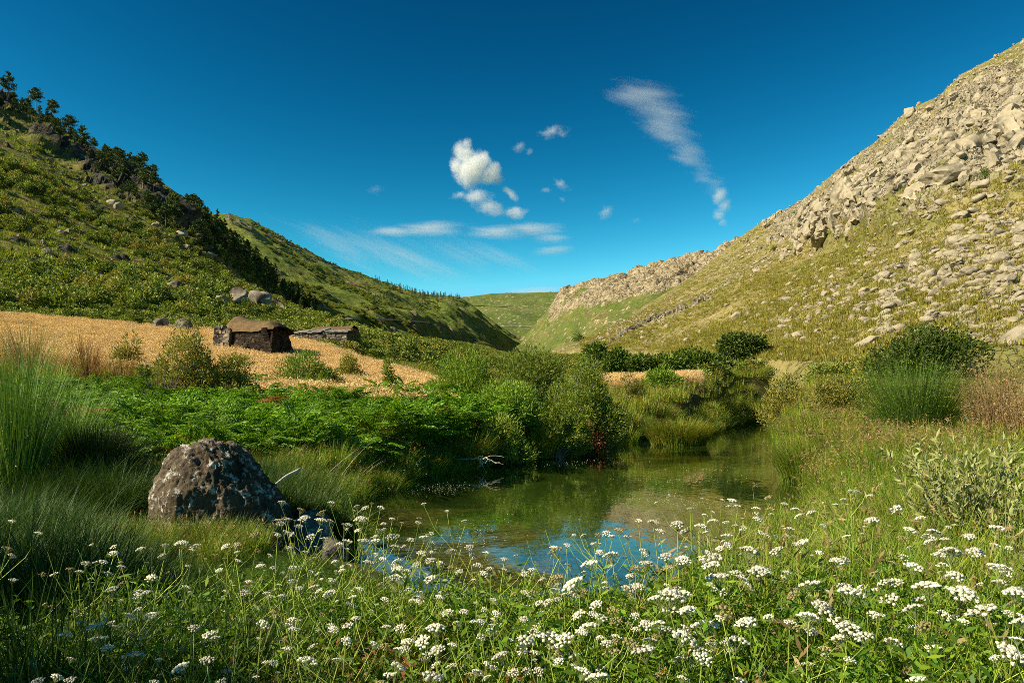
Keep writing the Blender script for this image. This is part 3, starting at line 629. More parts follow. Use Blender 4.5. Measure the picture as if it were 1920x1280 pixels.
# weeds between boulder and bracken
P, r = fill(1500, -9, 0, 8.5, 17, lambda x, y, t, s: (s > .1) & (t > -.7) & (t < 0) & clear(x, y), 9)
scatter('weedy_grass', GB + GR, P, r.uniform(0, 6.3, len(P)), r.uniform(.4, .8, len(P)), label='weedy grass behind the boulder')

P, r = fill(26000, -150, 160, 52, 330, lambda x, y, t, s: (t > -.75) & (t < .4) & (s > 3) & ~in_field(x, y) & (y > np.interp(t, [-.4, -.12, 0, .1, .3], [60, 60, 70, 60, 52])), 17, .8)
Pb, r = fill(3000, -60, -3, 54, 78, lambda x, y, t, s: (t > -.85) & (t < -.1) & ~in_field(x, y), 18)
Pc_, r = fill(1600, 8, 70, 44, 80, lambda x, y, t, s: (t > .22) & (t < .85) & (s > 2) & ~in_field(x, y), 20)
VALLEY_PTS = np.concatenate([P, Pb, Pc_])
r = np.random.default_rng(19); x = r.uniform(-4.3, -2.2, 150); y = r.uniform(5.9, 6.85, 150) - .25 * np.abs(x + 3); P = np.stack([x, y, gz(x, y) - .02], -1)[sdist(x, y) > .1]
scatter('boulder_grass', GR, P, r.uniform(0, 6.3, len(P)), r.uniform(.4, .7, len(P)), label='green grass at the foot of the large boulder')
# bracken
def fern_mesh(name, mat, seed, nf=6, L=1.0):
    r = np.random.default_rng(seed); g = Geo()
    for k in range(nf):
        az = r.uniform(0, 6.28); l = L * r.uniform(.7, 1.1); n = 18; s = np.linspace(0, 1, n); ang = r.uniform(.15, .5) + 1.35 * s ** 1.3
        d = np.stack([np.sin(ang) * np.cos(az), np.sin(ang) * np.sin(az), np.cos(ang)], -1); C = np.concatenate([[[0, 0, 0]], np.cumsum(d * l / n, 0)])[:n]
        tv, tq = tube(C, np.linspace(.007, .002, n), 3); g.add(tv, tq)
        side = np.array([-np.sin(az), np.cos(az), 0])
        for sg in (-1, 1):
            i = np.arange(5, n); pl = .34 * l * np.sin(np.pi * np.clip((i - 3.5) / (n - 3), 0, 1)) ** .7 * np.linspace(1, .55, len(i)) + .02
            D = nrm(side * sg + d[i] * .45 + r.normal(0, .1, (len(i), 3)) + np.array([0, 0, -.15]))
            # each pinna: a midrib of small paired leaflets
            for m in range(6):
                fr = (m + .5) / 6; b = C[i] + D * (pl * fr)[:, None]
                for s2 in (-1, 1):
                    E = nrm(d[i] * s2 + D * .5 + r.normal(0, .12, (len(i), 3))); lv, lq = leaf_quads(r, b, E, .075 * l * (1.1 - fr) + .012, .03 * l * (1.05 - fr * .6)); g.add(lv, lq)
    return g.build(name, [mat])
FE = [fern_mesh('bracken_clump', M['fern'], 80 + s) for s in range(5)]
P, r = fill(3200, -16, .9, 10.5, 27, lambda x, y, t, s: (s > .7) & (t > -.66 + .03 * nz2(x, y, .4, 1)) & (t < .01 + .03 * nz2(x, y, .5, 2)) & (y > 11.4 + np.interp(t, [-.6, -.45, -.3, -.1, 0], [0, 0, 1.5, 3.0, 6])) & (y < np.interp(t, [-.6, -.4, -.2, 0], [20, 23.5, 25, 27])), 10)
FE.append(fern_mesh('bracken_clump_dead', M['rustfern'], 89, 4, .8))
scatter('bracken', FE, P, r.uniform(0, 6.3, len(P)), r.uniform(.8, 1.25, len(P)) * (1 + .45 * nz2(P[:, 0], P[:, 1], .55, 77)), idx=np.where(r.random(len(P)) < .025, 5, r.integers(0, 5, len(P))), tilt=r.normal(0, .22, (len(P), 2)), label='bright green bracken along the left bank')
for i, (px, py, y) in enumerate([(135, 765, 12.6), (532, 800, 15.5)]):
    q = gpt(px, y); thing('dead_bracken', [('frond', fern_mesh('frond', M['rustfern'], 95 + i, 3, .8))], q + [0, 0, .5], 0, 1, ['rust red dead bracken frond at the far left edge of the bracken', 'small orange dead bracken frond just below the bracken above the boulder'][i], 'fern')

# ------------------------------------------------------------------ bushes
def bush_blobs(r, W, H, n, low=.25):
    B = []
    for k in range(n):
        a = r.uniform(-.5, .5); b = r.uniform(-.4, .4); env = max(.15, 1 - (a * 2) ** 2 * .75)
        rz = H * r.uniform(.22, .36) * env ** .5; rx = W * r.uniform(.2, .32); z = r.uniform(low * H * .6, max(low * H, H * env - rz * .9))
        B.append((a * (W - rx * 1.2), b * (W - rx * 1.2) * .8, max(z, rz * .7), rx, rx * .9, rz))
    B.append((r.uniform(-.12, .12) * W, 0, H * .62, W * .27, W * .25, H * .36)); B.append((0, 0, H * .35, W * .42, W * .36, H * .33))
    return B
def bush_parts(seed, W, H, mat, ln=.12, lw=.04, n=None, dens=5.0, up=.5, blobs=9, gap=.4, bark=None, ntwig=26, lump=.3, rounded=False):
    r = np.random.default_rng(seed); B = bush_blobs(r, W, H, blobs)
    if rounded:
        B = [(0, 0, H * .52, W * .4, W * .38, H * .42)]
        for k in range(blobs):
            th = r.uniform(0, 6.28); zz = r.uniform(-.55, .9); q_ = math.sqrt(max(0, 1 - zz * zz)); B.append((W * .3 * q_ * math.cos(th), W * .28 * q_ * math.sin(th), H * (.5 + .3 * zz), W * .2, W * .2, H * .2))
    n = int(min(14000, n or dens * W * H / (ln * lw * .55)))
    P, D = blob_points(r, n, B, .55, lump, gap, 3.0, seed); k = P[:, 2] > .02; P, D = P[k], D[k]
    D = nrm(D * .8 + r.normal(0, .55, D.shape) + np.array([0, 0, up])); g = Geo()
    V, Q = leaf_quads(r, P, D, ln * r.uniform(.6, 1.3, len(P)), lw * r.uniform(.7, 1.2, len(P)), .12); g.add(V, Q)
    h = Geo()
    for t in range(ntwig):
        e = P[r.integers(0, len(P))]; b = np.array([r.normal(0, W * .05), r.normal(0, W * .05), -.05]); s = np.linspace(0, 1, 6)[:, None]
        c = b + (e - b) * np.concatenate([s ** 1.4, s ** 1.4, s ** .8], 1) + r.normal(0, .012 * H, (6, 3)) * s; V, Q = tube(c, np.linspace(.018, .004, 6) * max(.6, H / 2), 4); h.add(V, Q)
    return [('foliage', g.build('foliage', [mat])), ('branches', h.build('branches', [bark or M['bark']]))]
def wispy_parts(seed, W, H, mat, n=900, w=.01, lean=.55, droop=.3, leafm=None, nl=2500, ln=.05, lw=.012, segs=5):
    """broom, rush or young willow: many thin upright stems, small leaves along them"""
    r = np.random.default_rng(seed); V, Q, tip = tuft(r, n, W * .16, H * 1.05, .55, w, lean, droop, segs, .75)
    C = V.reshape(n, segs + 1, 2, 3).mean(2); k = W * .5 / max(.05, np.percentile(np.abs(C[..., 0]), 97)); V = V * np.array([k, k, 1]); C = C * np.array([k, k, 1])
    z = H / max(.05, np.percentile(V[:, 2], 99.7)); V = V * np.array([1, 1, z]); C = C * np.array([1, 1, z]); g = Geo().add(V, Q); parts = [('stems', g.build('stems', [mat]))]
    if leafm:
        i = r.integers(0, n, nl); f = r.uniform(.35, .98, nl) * segs; a = np.floor(f).astype(int); p = C[i, a] + (C[i, np.minimum(a + 1, segs)] - C[i, a]) * (f - a)[:, None]
        D = nrm(nrm(C[i, np.minimum(a + 1, segs)] - C[i, a]) * .8 + r.normal(0, .5, (nl, 3))); V, Q = leaf_quads(r, p, D, ln * r.uniform(.6, 1.3, nl), lw, .1); parts.insert(0, ('foliage', Geo().add(V, Q).build('foliage', [leafm])))
    return parts
def plant_bush(name, px, base, top, wpx, kind, label, cat='bush', y=None, seed=None, group=None, **kw):
    q = foot(px, base) if y is None else gpt(px, y)
    if y is not None: base = HY - (q[2] - CZ) / q[1] * F
    W = wpx / F * q[1]; H = max(.15, (base - top) / F * q[1]); seed = seed or int(px + top * 3)
    lk = max(1.0, q[1] / 22)
    if kind == 'wispy': parts = wispy_parts(seed, W, H, **kw)
    else: parts = bush_parts(seed, W, H, **{**kw, 'ln': kw.get('ln', .11) * lk, 'lw': kw.get('lw', .035) * lk})
    return thing(name, parts, q - [0, 0, .03], 0, 1, label, cat, group)
b = plant_bush
b('willow_bush', 575, 716, 652, 138, 'leafy', 'round bright green bush at the edge of the golden field below the stone hut', mat=M['bright'], y=25, ln=.13, lw=.028, up=.9, lump=.45)
b('sapling', 728, 716, 668, 34, 'leafy', 'small narrow green sapling standing alone before the golden field', 'sapling', mat=M['willow'], y=26, ln=.12, lw=.03, up=1.0, blobs=4)
b('willow_bush', 868, 735, 648, 165, 'leafy', 'light green feathery bush at the right end of the golden field', mat=M['bright'], y=25, ln=.15, lw=.028, up=1.0, lump=.45)
b('willow_bush', 985, 745, 644, 185, 'leafy', 'tallest dense green bush in the middle of the valley behind the bracken', mat=M['willow'], y=24, ln=.14, lw=.03, up=.8, lump=.4)
b('willow_bush', 1108, 775, 664, 135, 'leafy', 'dark green rounded bush with pale bare stems showing at its foot by the stream', mat=M['willow'], y=22.5, ln=.12, lw=.028, up=.6, bark=M['palebark'], ntwig=60)
b('willow_bush', 955, 800, 706, 160, 'leafy', 'light green bush between the bracken and the stream', mat=M['bright'], y=20.5, ln=.11, lw=.03, up=.9, gap=.44, bark=M['palebark'], ntwig=50)
b('willow_bush', 1045, 795, 705, 130, 'leafy', 'grey green twiggy bush on the left bank below the tallest bush', mat=M['willow'], y=20.5, ln=.11, lw=.026, up=.8, gap=.46, bark=M['palebark'], ntwig=60)
b('willow_bush', 940, 850, 770, 120, 'leafy', 'low dark green bush overhanging the water at the left bank', mat=M['willow'], y=18.8, ln=.1, lw=.026, up=.5)
b('willow_bush', 352, 712, 598, 140, 'leafy', 'tall thin olive bush standing in front of the stone hut', mat=M['olive'], y=19.5, ln=.1, lw=.03, up=.8, gap=.5, ntwig=60, dens=3.2)
b('willow_bush', 440, 722, 660, 110, 'leafy', 'low olive green bush in front of the golden field left of the bright round bush', mat=M['olive'], y=19.5, ln=.1, lw=.03, up=.7, gap=.48)
b('dead_bush', 163, 668, 598, 90, 'wispy', 'bare red brown dead bush standing in the golden field', y=24, mat=M['rust'], n=260, w=.02, lean=.7)
b('dead_bush', 300, 722, 640, 110, 'wispy', 'thin grey leafless bush above the bracken', y=18.5, mat=M['bark'], n=130, w=.013, lean=.6)
b('dead_bush', 232, 690, 625, 100, 'wispy', 'low brown leafless bush between two other dead bushes', y=21, mat=M['rust'], n=160, w=.015, lean=.8)
b('rusty_bush', 1106, 832, 758, 62, 'leafy', 'small orange brown rusty bush at the water edge', y=22, mat=M['rust'], ln=.11, lw=.05, up=.4)
HG = 'dark green trees in a row behind the stream'
for i, (px, base, top, w, y) in enumerate([(1115, 680, 638, 62, 62), (1158, 695, 650, 70, 58), (1205, 705, 658, 78, 57), (1252, 708, 660, 78, 57), (1298, 712, 648, 88, 58), (1338, 718, 664, 70, 62)]):
    b('oak_tree', px, base, top, w, 'leafy', ['small dark tree at the left end of the row, standing highest on the slope', 'dark rounded tree second from the left in the row', 'dark low tree third from the left in the row', 'dark low tree in the middle of the row left of the taller one', 'taller dark tree of the row just left of the gap beside the large tree', 'low dark bush at the left foot of the large round tree'][i], 'tree', y=y, mat=M['oak'], ln=.12, lw=.06, up=.1, dens=9, blobs=12, lump=.15, gap=.34, rounded=True, group=HG)
b('oak_tree', 1390, 722, 620, 104, 'leafy', 'large dark round tree at the right end of the row, the tallest of them', 'tree', y=66, mat=M['oak'], ln=.11, lw=.055, up=.1, dens=10, blobs=16, lump=.14, gap=.34, rounded=True)
b('willow_bush', 1243, 765, 680, 72, 'leafy', 'light green upright bush in front of the dark row of trees', y=40, mat=M['bright'], ln=.13, lw=.03, up=1.0)
b('willow_bush', 1280, 748, 712, 60, 'leafy', 'low light green bush on the grassy bank before the golden strip', y=44, mat=M['bright'], ln=.12, lw=.03, up=.9)
b('willow_bush', 1366, 742, 706, 70, 'leafy', 'low bright green bush below the large round tree', y=56, mat=M['bright'], ln=.12, lw=.03, up=.9)
b('grey_bush', 1185, 762, 700, 60, 'leafy', 'pale grey twiggy bush left of the upright light green bush', y=33, mat=M['olive'], ln=.09, lw=.02, gap=.52, bark=M['deadwood'], ntwig=90)
b('willow_bush', 1478, 770, 695, 100, 'leafy', 'pale green bush on the right of the stream beyond the large tree', y=36, mat=M['olive'], ln=.12, lw=.035, up=.7)
b('willow_bush', 1565, 800, 698, 130, 'leafy', 'yellow green leafy bush left of the tall broom on the right bank', y=22, mat=M['olive'], ln=.11, lw=.04, up=.6, lump=.45)
b('willow_bush', 1625, 760, 690, 80, 'leafy', 'dark green bush behind the yellow green one, touching the broom', y=25, mat=M['willow'], ln=.11, lw=.04, up=.6)
b('oak_bush', 1738, 692, 601, 208, 'leafy', 'large dark green bush at the foot of the rocky right slope', y=33, mat=M['oak'], ln=.12, lw=.05, up=.3, dens=9, blobs=16, lump=.25, gap=.36)
b('broom_bush', 1716, 800, 655, 200, 'wispy', 'big bushy green broom on the right bank above the golden grass', y=16, mat=M['broom'], n=2600, w=.011, lean=.75, droop=.35, leafm=M['bright'], nl=5000, ln=.06, lw=.014)
b('brown_dock', 1865, 800, 655, 130, 'wispy', 'tall red brown dried weeds right of the broom', 'weed', y=14.5, mat=M['brownseed'], n=420, w=.011, lean=.5, leafm=M['brownseed'], nl=3000, ln=.05, lw=.022)
b('brown_dock', 1925, 790, 668, 110, 'wispy', 'dried brown weeds at the right edge of the photo', 'weed', y=13.5, mat=M['brownseed'], n=300, w=.011, lean=.5, leafm=M['brownseed'], nl=2000, ln=.05, lw=.022)
b('willow_bush', 1640, 690, 655, 80, 'leafy', 'low grey green scrub left of the large dark bush on the right', y=38, mat=M['olive'], ln=.1, lw=.04)
b('willow_bush', 1560, 705, 675, 120, 'leafy', 'low dull green scrub below the rocks of the right slope', y=42, mat=M['scrub'], ln=.1, lw=.04)
b('willow_bush', 770, 657, 632, 36, 'leafy', 'small dark bush right of the low stone ruin', y=58, mat=M['scrub'], ln=.1, lw=.05)
b('willow_bush', 742, 660, 638, 26, 'leafy', 'tiny bush between the ruin and the small dark bush', y=56, mat=M['scrub'], ln=.1, lw=.05)
b('broom_bush', 28, 900, 585, 190, 'wispy', 'tall green broom with pale seed pods at the left edge of the photo', y=8.6, mat=M['broom'], n=1500, w=.008, lean=.4, droop=.35, leafm=M['pod'], nl=500, ln=.035, lw=.012)
b('broom_bush', 120, 880, 690, 150, 'wispy', 'lower green broom right of the tallest broom at the left', y=9.6, mat=M['broom'], n=1300, w=.008, lean=.5, droop=.5, leafm=M['pod'], nl=300, ln=.03, lw=.01)
b('heath_bush', 180, 905, 778, 150, 'wispy', 'very dark rounded heath bush left of the big boulder', y=9.3, mat=M['darkbroom'], n=3200, w=.012, lean=.8, droop=.2)
b('willow_shrub', 1812, 1030, 800, 200, 'wispy', 'grey leaved willow shrub in the right foreground', y=5.6, mat=M['palebark'], n=75, w=.009, lean=.55, droop=.12, leafm=M['greywillow'], nl=2600, ln=.075, lw=.021, segs=6)
b('willow_shrub', 1915, 1060, 940, 90, 'wispy', 'smaller grey leaved willow shrub at the right edge of the photo', y=4.6, mat=M['palebark'], n=24, w=.008, lean=.6, droop=.12, leafm=M['greywillow'], nl=360, ln=.06, lw=.02, segs=6)
# unseen bushes added left of the frame to cast shade on the near bank
for i, (x, y, W, H) in enumerate([(-3.9, 3.0, 1.9, 2.5), (-2.9, 1.2, 1.6, 2.2), (-2.3, -.3, 1.7, 2.3)]):
    thing('alder_bush', bush_parts(900 + i, W, H, M['willow'], .1, .06, dens=5), (x, y, float(gz(x, y)) - .03), 0, 1, ['leafy green bush shading the near left bank, the farthest from the camera', 'leafy green bush shading the near left bank, beside the camera', 'leafy green bush shading the near left bank, behind the camera'][i], 'bush')

b('dead_bush', 55, 650, 585, 110, 'wispy', 'tall brown weeds at the left edge of the golden field', 'weed', y=26, mat=M['brownseed'], n=320, w=.018, lean=.6)
b('willow_bush', 240, 655, 618, 70, 'leafy', 'small olive bush among the dead bushes in the golden field', y=27, mat=M['olive'], ln=.1, lw=.035)
b('willow_bush', 655, 690, 655, 60, 'leafy', 'low pale green weeds in the golden field right of the round bush', y=33, mat=M['olive'], ln=.09, lw=.03, gap=.5)
# grass tussocks that stand alone
def tussock(px, base, y, L, n, rad, mat, label, w=.012, droop=1.9, wl=1.0):
    q = gpt(px, y); thing('grass_tussock', [('blades', tuft_mesh('blades', [mat, M['brownseed']], n, rad, L, .5, w, .55, droop, 6, .9, int(px), int(n * .03)))], [q[0], q[1], max(q[2], .02) - .02], 0, (1, wl, 1), label, 'grass tussock')
tussock(1272, 838, 26.3, 1.25, 3600, .95, M['goldgrass'], 'large rounded golden green grass tussock standing in the stream', .02, 1.7)
tussock(882, 880, 17.4, 1.1, 900, .3, M['goldgrass'], 'drooping pale green grass tussock on the left bank', .012, 1.7)
tussock(1018, 862, 20.2, .95, 700, .3, M['grass'], 'dense upright green rush tussock at the left water edge', .012, .7)
tussock(1510, 915, 14.6, 1.1, 1300, .45, M['grass'], 'dark green grass tussock leaning over the right water edge', .012, 1.6)
tussock(1125, 845, 23.5, .7, 400, .2, M['grass'], 'small green tussock at the water below the rusty bush', .012, .9)
tussock(690, 860, 15.2, 1.0, 800, .3, M['goldgrass'], 'tan drooping grass tussock on the left bank below the bracken', .01, 1.6)
tussock(630, 905, 12.6, .7, 420, .2, M['grass'], 'bright green rush clump right of the white stick', .01, .6)
tussock(1425, 800, 52.5, 2.0, 900, 1.0, M['goldgrass'], 'far grass tussock at the bend of the stream', .05, 1.6)

# ------------------------------------------------------------------ boulders, stick, huts
def boulder_mesh(seed, mats, dims, sub=6, shape=None, pocks=.05):
    import bmesh
    bm = bmesh.new(); bmesh.ops.create_icosphere(bm, subdivisions=sub, radius=1.0)
    V = np.array([v.co[:] for v in bm.verts]); T = np.array([[v.index for v in f.verts] for f in bm.faces]); bm.free()
    n = V.copy(); V = V * (1 + .16 * fbm(V * 1.2 + seed, 3, seed))[:, None]; rc = np.random.default_rng(seed + 50)
    for k in range(7):
        c_ = nrm(rc.normal(0, 1, 3) * [1, 1, .6]); dd_ = V @ c_ - rc.uniform(.72, .9); V = V - np.where(dd_ > 0, dd_ * .75, 0)[:, None] * c_
    if shape is not None: V = shape(V)
    V = V + n * (pocks * fbm(V * 4.5, 4, seed + 2) + pocks * .8 * fbm(V * 11, 4, seed + 5, .6) + pocks * .45 * (1 - 2 * np.abs(fbm(V * 24, 2, seed + 6))))[:, None]
    return mesh('boulder', V * np.array(dims), None, T, mats, True)
def bshape(V):
    x, y, z = V.T; top = np.interp(x, [-1.15, -.95, -.6, -.25, .1, .45, .8, 1.15], [.35, .78, .97, 1.0, .9, .64, .38, .18])
    zt = np.where(z > 0, (np.sign(z) * np.abs(z) ** .42) * top * .96 * (1 + .07 * fbm(V * 2.2, 3, 19)), z); zt = np.where(zt > .78, .78 + .14 * np.tanh((zt - .78) / .14), zt); return np.stack([x * 1.04, y, zt], -1)
q = gpt(410, 7.4)
thing('boulder', [('rock', boulder_mesh(3, [M['boulder']], (.69, .62, 1.1), 7, bshape, .06))], (at(421, 1000, 7.4)[0], 7.4, .2), (0, .04, .1), 1, 'large dark lichen covered boulder at the stream edge in the left foreground', 'boulder')
thing('boulder', [('rock', boulder_mesh(9, [M['boulder_pale']], (.24, .26, .36), 5, None, .05))], (at(577, 980, 7.5)[0], 7.5, .12), (0, .3, .5), 1, 'small grey boulder with a white top right beside the large one', 'boulder')
thing('boulder', [('rock', boulder_mesh(12, [M['boulder_pale']], (.15, .18, .16), 5, None, .05))], (at(622, 985, 7.3)[0], 7.3, .1), (0, .2, .9), 1, 'lowest dark stone at the water right of the white topped boulder', 'boulder')
a = at(524, 902, 8.6); c = at(562, 878, 8.9); V, Q = tube(np.stack([a + (c - a) * s + [0, 0, .01 * math.sin(s * 5)] for s in np.linspace(-.35, 1, 8)]), np.linspace(.014, .02, 8), 7)
tag(ob('driftwood_stick', mesh('driftwood_stick', V, Q, [[7 * 7, 7 * 7 + 1, 7 * 7 + 2], [7 * 7, 7 * 7 + 2, 7 * 7 + 3], [7 * 7, 7 * 7 + 3, 7 * 7 + 4], [7 * 7, 7 * 7 + 4, 7 * 7 + 5], [7 * 7, 7 * 7 + 5, 7 * 7 + 6]], [M['deadwood']], True)), 'bleached white stick leaning behind the large boulder', 'stick')
# fallen bleached twigs at the water below the drooping tussock
g = Geo(); r = np.random.default_rng(5); o0 = gpt(880, 16.6)
for k in range(14):
    s = np.linspace(0, 1, 6)[:, None]; d = np.array([r.uniform(-.45, .5), r.uniform(-.3, .1), r.uniform(-.32, .05)]); V, Q = tube(np.array([r.normal(0, .1), 0, .3]) + d * s * r.uniform(.6, 1.3) + r.normal(0, .02, (6, 3)), np.linspace(.007, .003, 6), 4); g.add(V, Q)
tag(ob('fallen_branch', g.build('fallen_branch', [M['deadwood']]), None, (o0[0] + .3, o0[1], .0)), 'pale bare fallen branch dipping into the water at the left bank', 'branch')
# tall bare stalks by the boulder
for i, (px, py, y, H, lean) in enumerate([(625, 905, 11.8, .95, .6), (600, 900, 11.6, .8, .75), (655, 900, 12.4, .8, .9), (1500, 830, 24, 1.1, -.9)]):
    V, Q, _ = ribbon_blades(np.random.default_rng(i), np.zeros((6, 3)) + np.random.default_rng(i).normal(0, .05, (6, 3)) * [1, 1, 0], np.random.default_rng(i).normal(0 if lean > 0 else 3.1, .3, 6), np.abs(lean) * np.random.default_rng(i).uniform(.6, 1, 6), np.full(6, .4), H * np.random.default_rng(i).uniform(.7, 1.2, 6), np.full(6, .008), 5)
    tag(ob('dry_stalks', mesh('dry_stalks', V, Q, None, [M['deadwood']]), None, gpt(px, y)), ['tallest bare dry stalks right of the big boulder', 'bare dry stalks nearest the white stick', 'bare dry stalks bending low over the left bank', 'pale dry stalks leaning over the water at the right bank'][i], 'dry stalks')

def stone_wall(g, r, a, bpt, h0, h1, th, size, taper=.12, gaps=0.0, m=0, lip=None):
    """a dry-stone wall of separate rough blocks from point a to b (ground plane), heights h0 to h1"""
    a = np.array(a, float); bpt = np.array(bpt, float); Ln = np.linalg.norm(bpt - a); d = (bpt - a) / Ln; nrm2 = np.array([-d[1], d[0]])
    z = 0
    while z < max(h0, h1):
        s = -size * r.random(); hh = size * r.uniform(.35, .75)
        while s < Ln:
            l = size * r.uniform(.6, 1.7); f = np.clip((s + l / 2) / Ln, 0, 1)
            lim = h0 + (h1 - h0) * f
            if lip is not None: lim = lip(f)
            if z + hh * .5 < lim and r.random() > gaps:
                ins = taper * z; c = np.array([*(a + d * np.clip(s + l / 2, l / 2, Ln - l / 2) + nrm2 * ins), z + hh / 2])
                bx = np.array([[x, y, w] for w in (-.5, .5) for y in (-.5, .5) for x in (-.5, .5)]) * [l * .96, th, hh * .97] + r.normal(0, size * .07, (8, 3))
                V = np.concatenate([bx[:, :1] * np.array([[*d, 0]]) + bx[:, 1:2] * np.array([[*nrm2, 0]]) + bx[:, 2:] * np.array([[0, 0, 1]])]) + c
                g.add(V, [[0, 2, 3, 1], [4, 5, 7, 6], [0, 1, 5, 4], [2, 6, 7, 3], [0, 4, 6, 2], [1, 3, 7, 5]], None, m)
            s += l
        z += hh
r = np.random.default_rng(21)
# stone hut: lit gable on the left, long wall with its shade painted into the stone colour, sod roof
q = foot(465, 662); q = gpt(465, 44.0); k = q[1] / F; base_py = HY - (q[2] - CZ) / q[1] * F; W1 = 122 * k; Hh = max(1.6, (base_py - 592) * k)
root = ob('stone_hut', None, None, q); tag(root, 'low stone hut with a sod roof and one sunlit stone end in the golden field', 'hut')
c0 = np.array([-W1 * .5, .9]); c1 = np.array([W1 * .46, -1.0]); dd = np.array([.12, .99]) * 3.0
hw = lambda f: Hh * (.74 + .02 * math.sin(f * 5))
core = Geo(); 
def prism(g, pts, z0, tops, ins, m=0):
    pts = np.array(pts); cen = pts.mean(0); n = len(pts); lo = np.concatenate([pts, np.full((n, 1), z0)], 1); hi = np.concatenate([cen + (pts - cen) * ins, np.array(tops)[:, None]], 1)
    V = np.concatenate([lo, hi]); g.add(V, [[i, (i + 1) % n, n + (i + 1) % n, n + i] for i in range(n)], None, m)
    if n == 4: g.add(hi, [[0, 1, 2, 3]], None, m)
prism(core, [c0 + [.15, .2], c1 + [-.15, .2], c1 + dd, c0 + dd], -.3, [Hh * .6] * 4, .84)
stone_wall(core, r, c0, c1, Hh, Hh, .35, .24, .14, .02, 0, hw)
stone_wall(core, r, c1, c1 + dd, Hh, Hh, .35, .26, .3, 0, 0, hw)
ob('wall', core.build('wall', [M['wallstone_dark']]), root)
gw = Geo(); stone_wall(gw, r, c0 + dd * 1.0 + [-1.2, 0], c0 + [-.25, -.25], Hh, Hh, .5, .34, .1, .04, 0, lambda f: Hh * (.45 + .35 * f))
stone_wall(gw, r, c0 + [-.35, -.2], c0 + [.75, -.5], Hh, Hh, .5, .32, .1, .04, 0, lambda f: Hh * (.84 - .1 * f))
ob('sunlit_gable', gw.build('sunlit_gable', [M['wallstone']]), root)
nu_, nv_ = 34, 16; U, Vv = np.meshgrid(np.linspace(0, 1, nu_), np.linspace(0, 1, nv_), indexing='ij')
bx = c0[None, None] + (c1 - c0)[None, None] * (U[..., None] * 1.0 + .0) + np.array([.06, -.12]) + dd * Vv[..., None] * 1.02
ends = np.clip(np.sin(np.pi * np.clip(Vv, 0, 1)), 0, 1) ** .4 * np.clip(np.sin(np.pi * (.04 + .92 * U)) * 2.2, 0, 1) ** .6
zr = Hh * (.66 + .3 * ends * (1 - .22 * U)) + .1 * Hh * np.exp(-((U - .15) / .2) ** 2) * ends + .12 * fbm(np.stack([bx[..., 0] * 1.6, bx[..., 1] * 1.6, U * 0], -1), 4, 4)
ob('roof', mesh('roof', np.concatenate([bx, zr[..., None]], -1), grid_quads(nu_, nv_), None, [M['sod']], True), root)
# long low ruin behind
q2 = gpt(600, 57.0); k = q2[1] / F; L2_ = 132 * k; base_py2 = HY - (q2[2] - CZ) / q2[1] * F; H2 = max(1.0, min(1.6, (base_py2 - 612) * k))
root2 = ob('stone_ruin', None, None, q2); tag(root2, 'long low stone ruin with a slab roof and brown gable right of the hut', 'ruin')
e0 = np.array([-L2_ * .56, .3]); e1 = np.array([L2_ * .42, -.6]); d2 = np.array([.3, 2.4])
g = Geo(); prism(g, [e0 + [.4, .3], e1 + [-.1, .25], e1 + d2, e0 + d2], -.3, [H2 * .72] * 4, .96); stone_wall(g, r, e0, e1, H2, H2, .4, .3, .03, .03, 0, lambda f: H2 * (.45 + .35 * min(1, f * 3)))
ob('wall', g.build('wall', [M['wallstone']]), root2)
g = Geo(); stone_wall(g, r, e1, e1 + d2, H2, H2, .4, .34, .02, 0, 0, lambda f: H2 * (.8 + .38 * (1 - abs(2 * f - 1))))
ob('gable', g.build('gable', [M['sod']]), root2)
g = Geo(); r2 = np.random.default_rng(3)
for i in range(15):
    f0, f1 = i / 15, (i + 1.12) / 15; a0 = e0 + (e1 - e0) * f0; a1 = e0 + (e1 - e0) * f1; zz = H2 * (.86 - .32 * max(0, .22 - f0) * 4) + r2.normal(0, .03)
    V = []
    for pz in (zz, zz + .09):
        for pt, up in ((a0 + [0, -.3], -.06), (a1 + [0, -.3], -.06), (a1 + [.3, .75], .16), (a0 + [.3, .75], .16)): V.append([*pt, pz + up])
    g.add(V, [[0, 3, 2, 1], [4, 5, 6, 7], [0, 1, 5, 4], [1, 2, 6, 5], [2, 3, 7, 6], [3, 0, 4, 7]])
ob('roof_slabs', g.build('roof_slabs', [M['slab']]), root2)
nu_, nv_ = 30, 12; U, Vv = np.meshgrid(np.linspace(0, 1, nu_), np.linspace(0, 1, nv_), indexing='ij')
bx = (e0 + [1.6, .2])[None, None] + (e1 - e0 - [1.5, 0])[None, None] * U[..., None] + d2 * Vv[..., None]
zr = H2 * (.95 + .24 * np.sin(np.pi * Vv)) + .09 * fbm(np.stack([bx[..., 0] * 1.3, bx[..., 1] * 1.3, U * 0], -1), 3, 6) - .3 * (np.abs(Vv - .5) > .48) - .5 * sstep(.15, 0, U)
ob('sod_roof', mesh('sod_roof', np.concatenate([bx, zr[..., None]], -1), grid_quads(nu_, nv_), None, [M['sod']], True), root2)

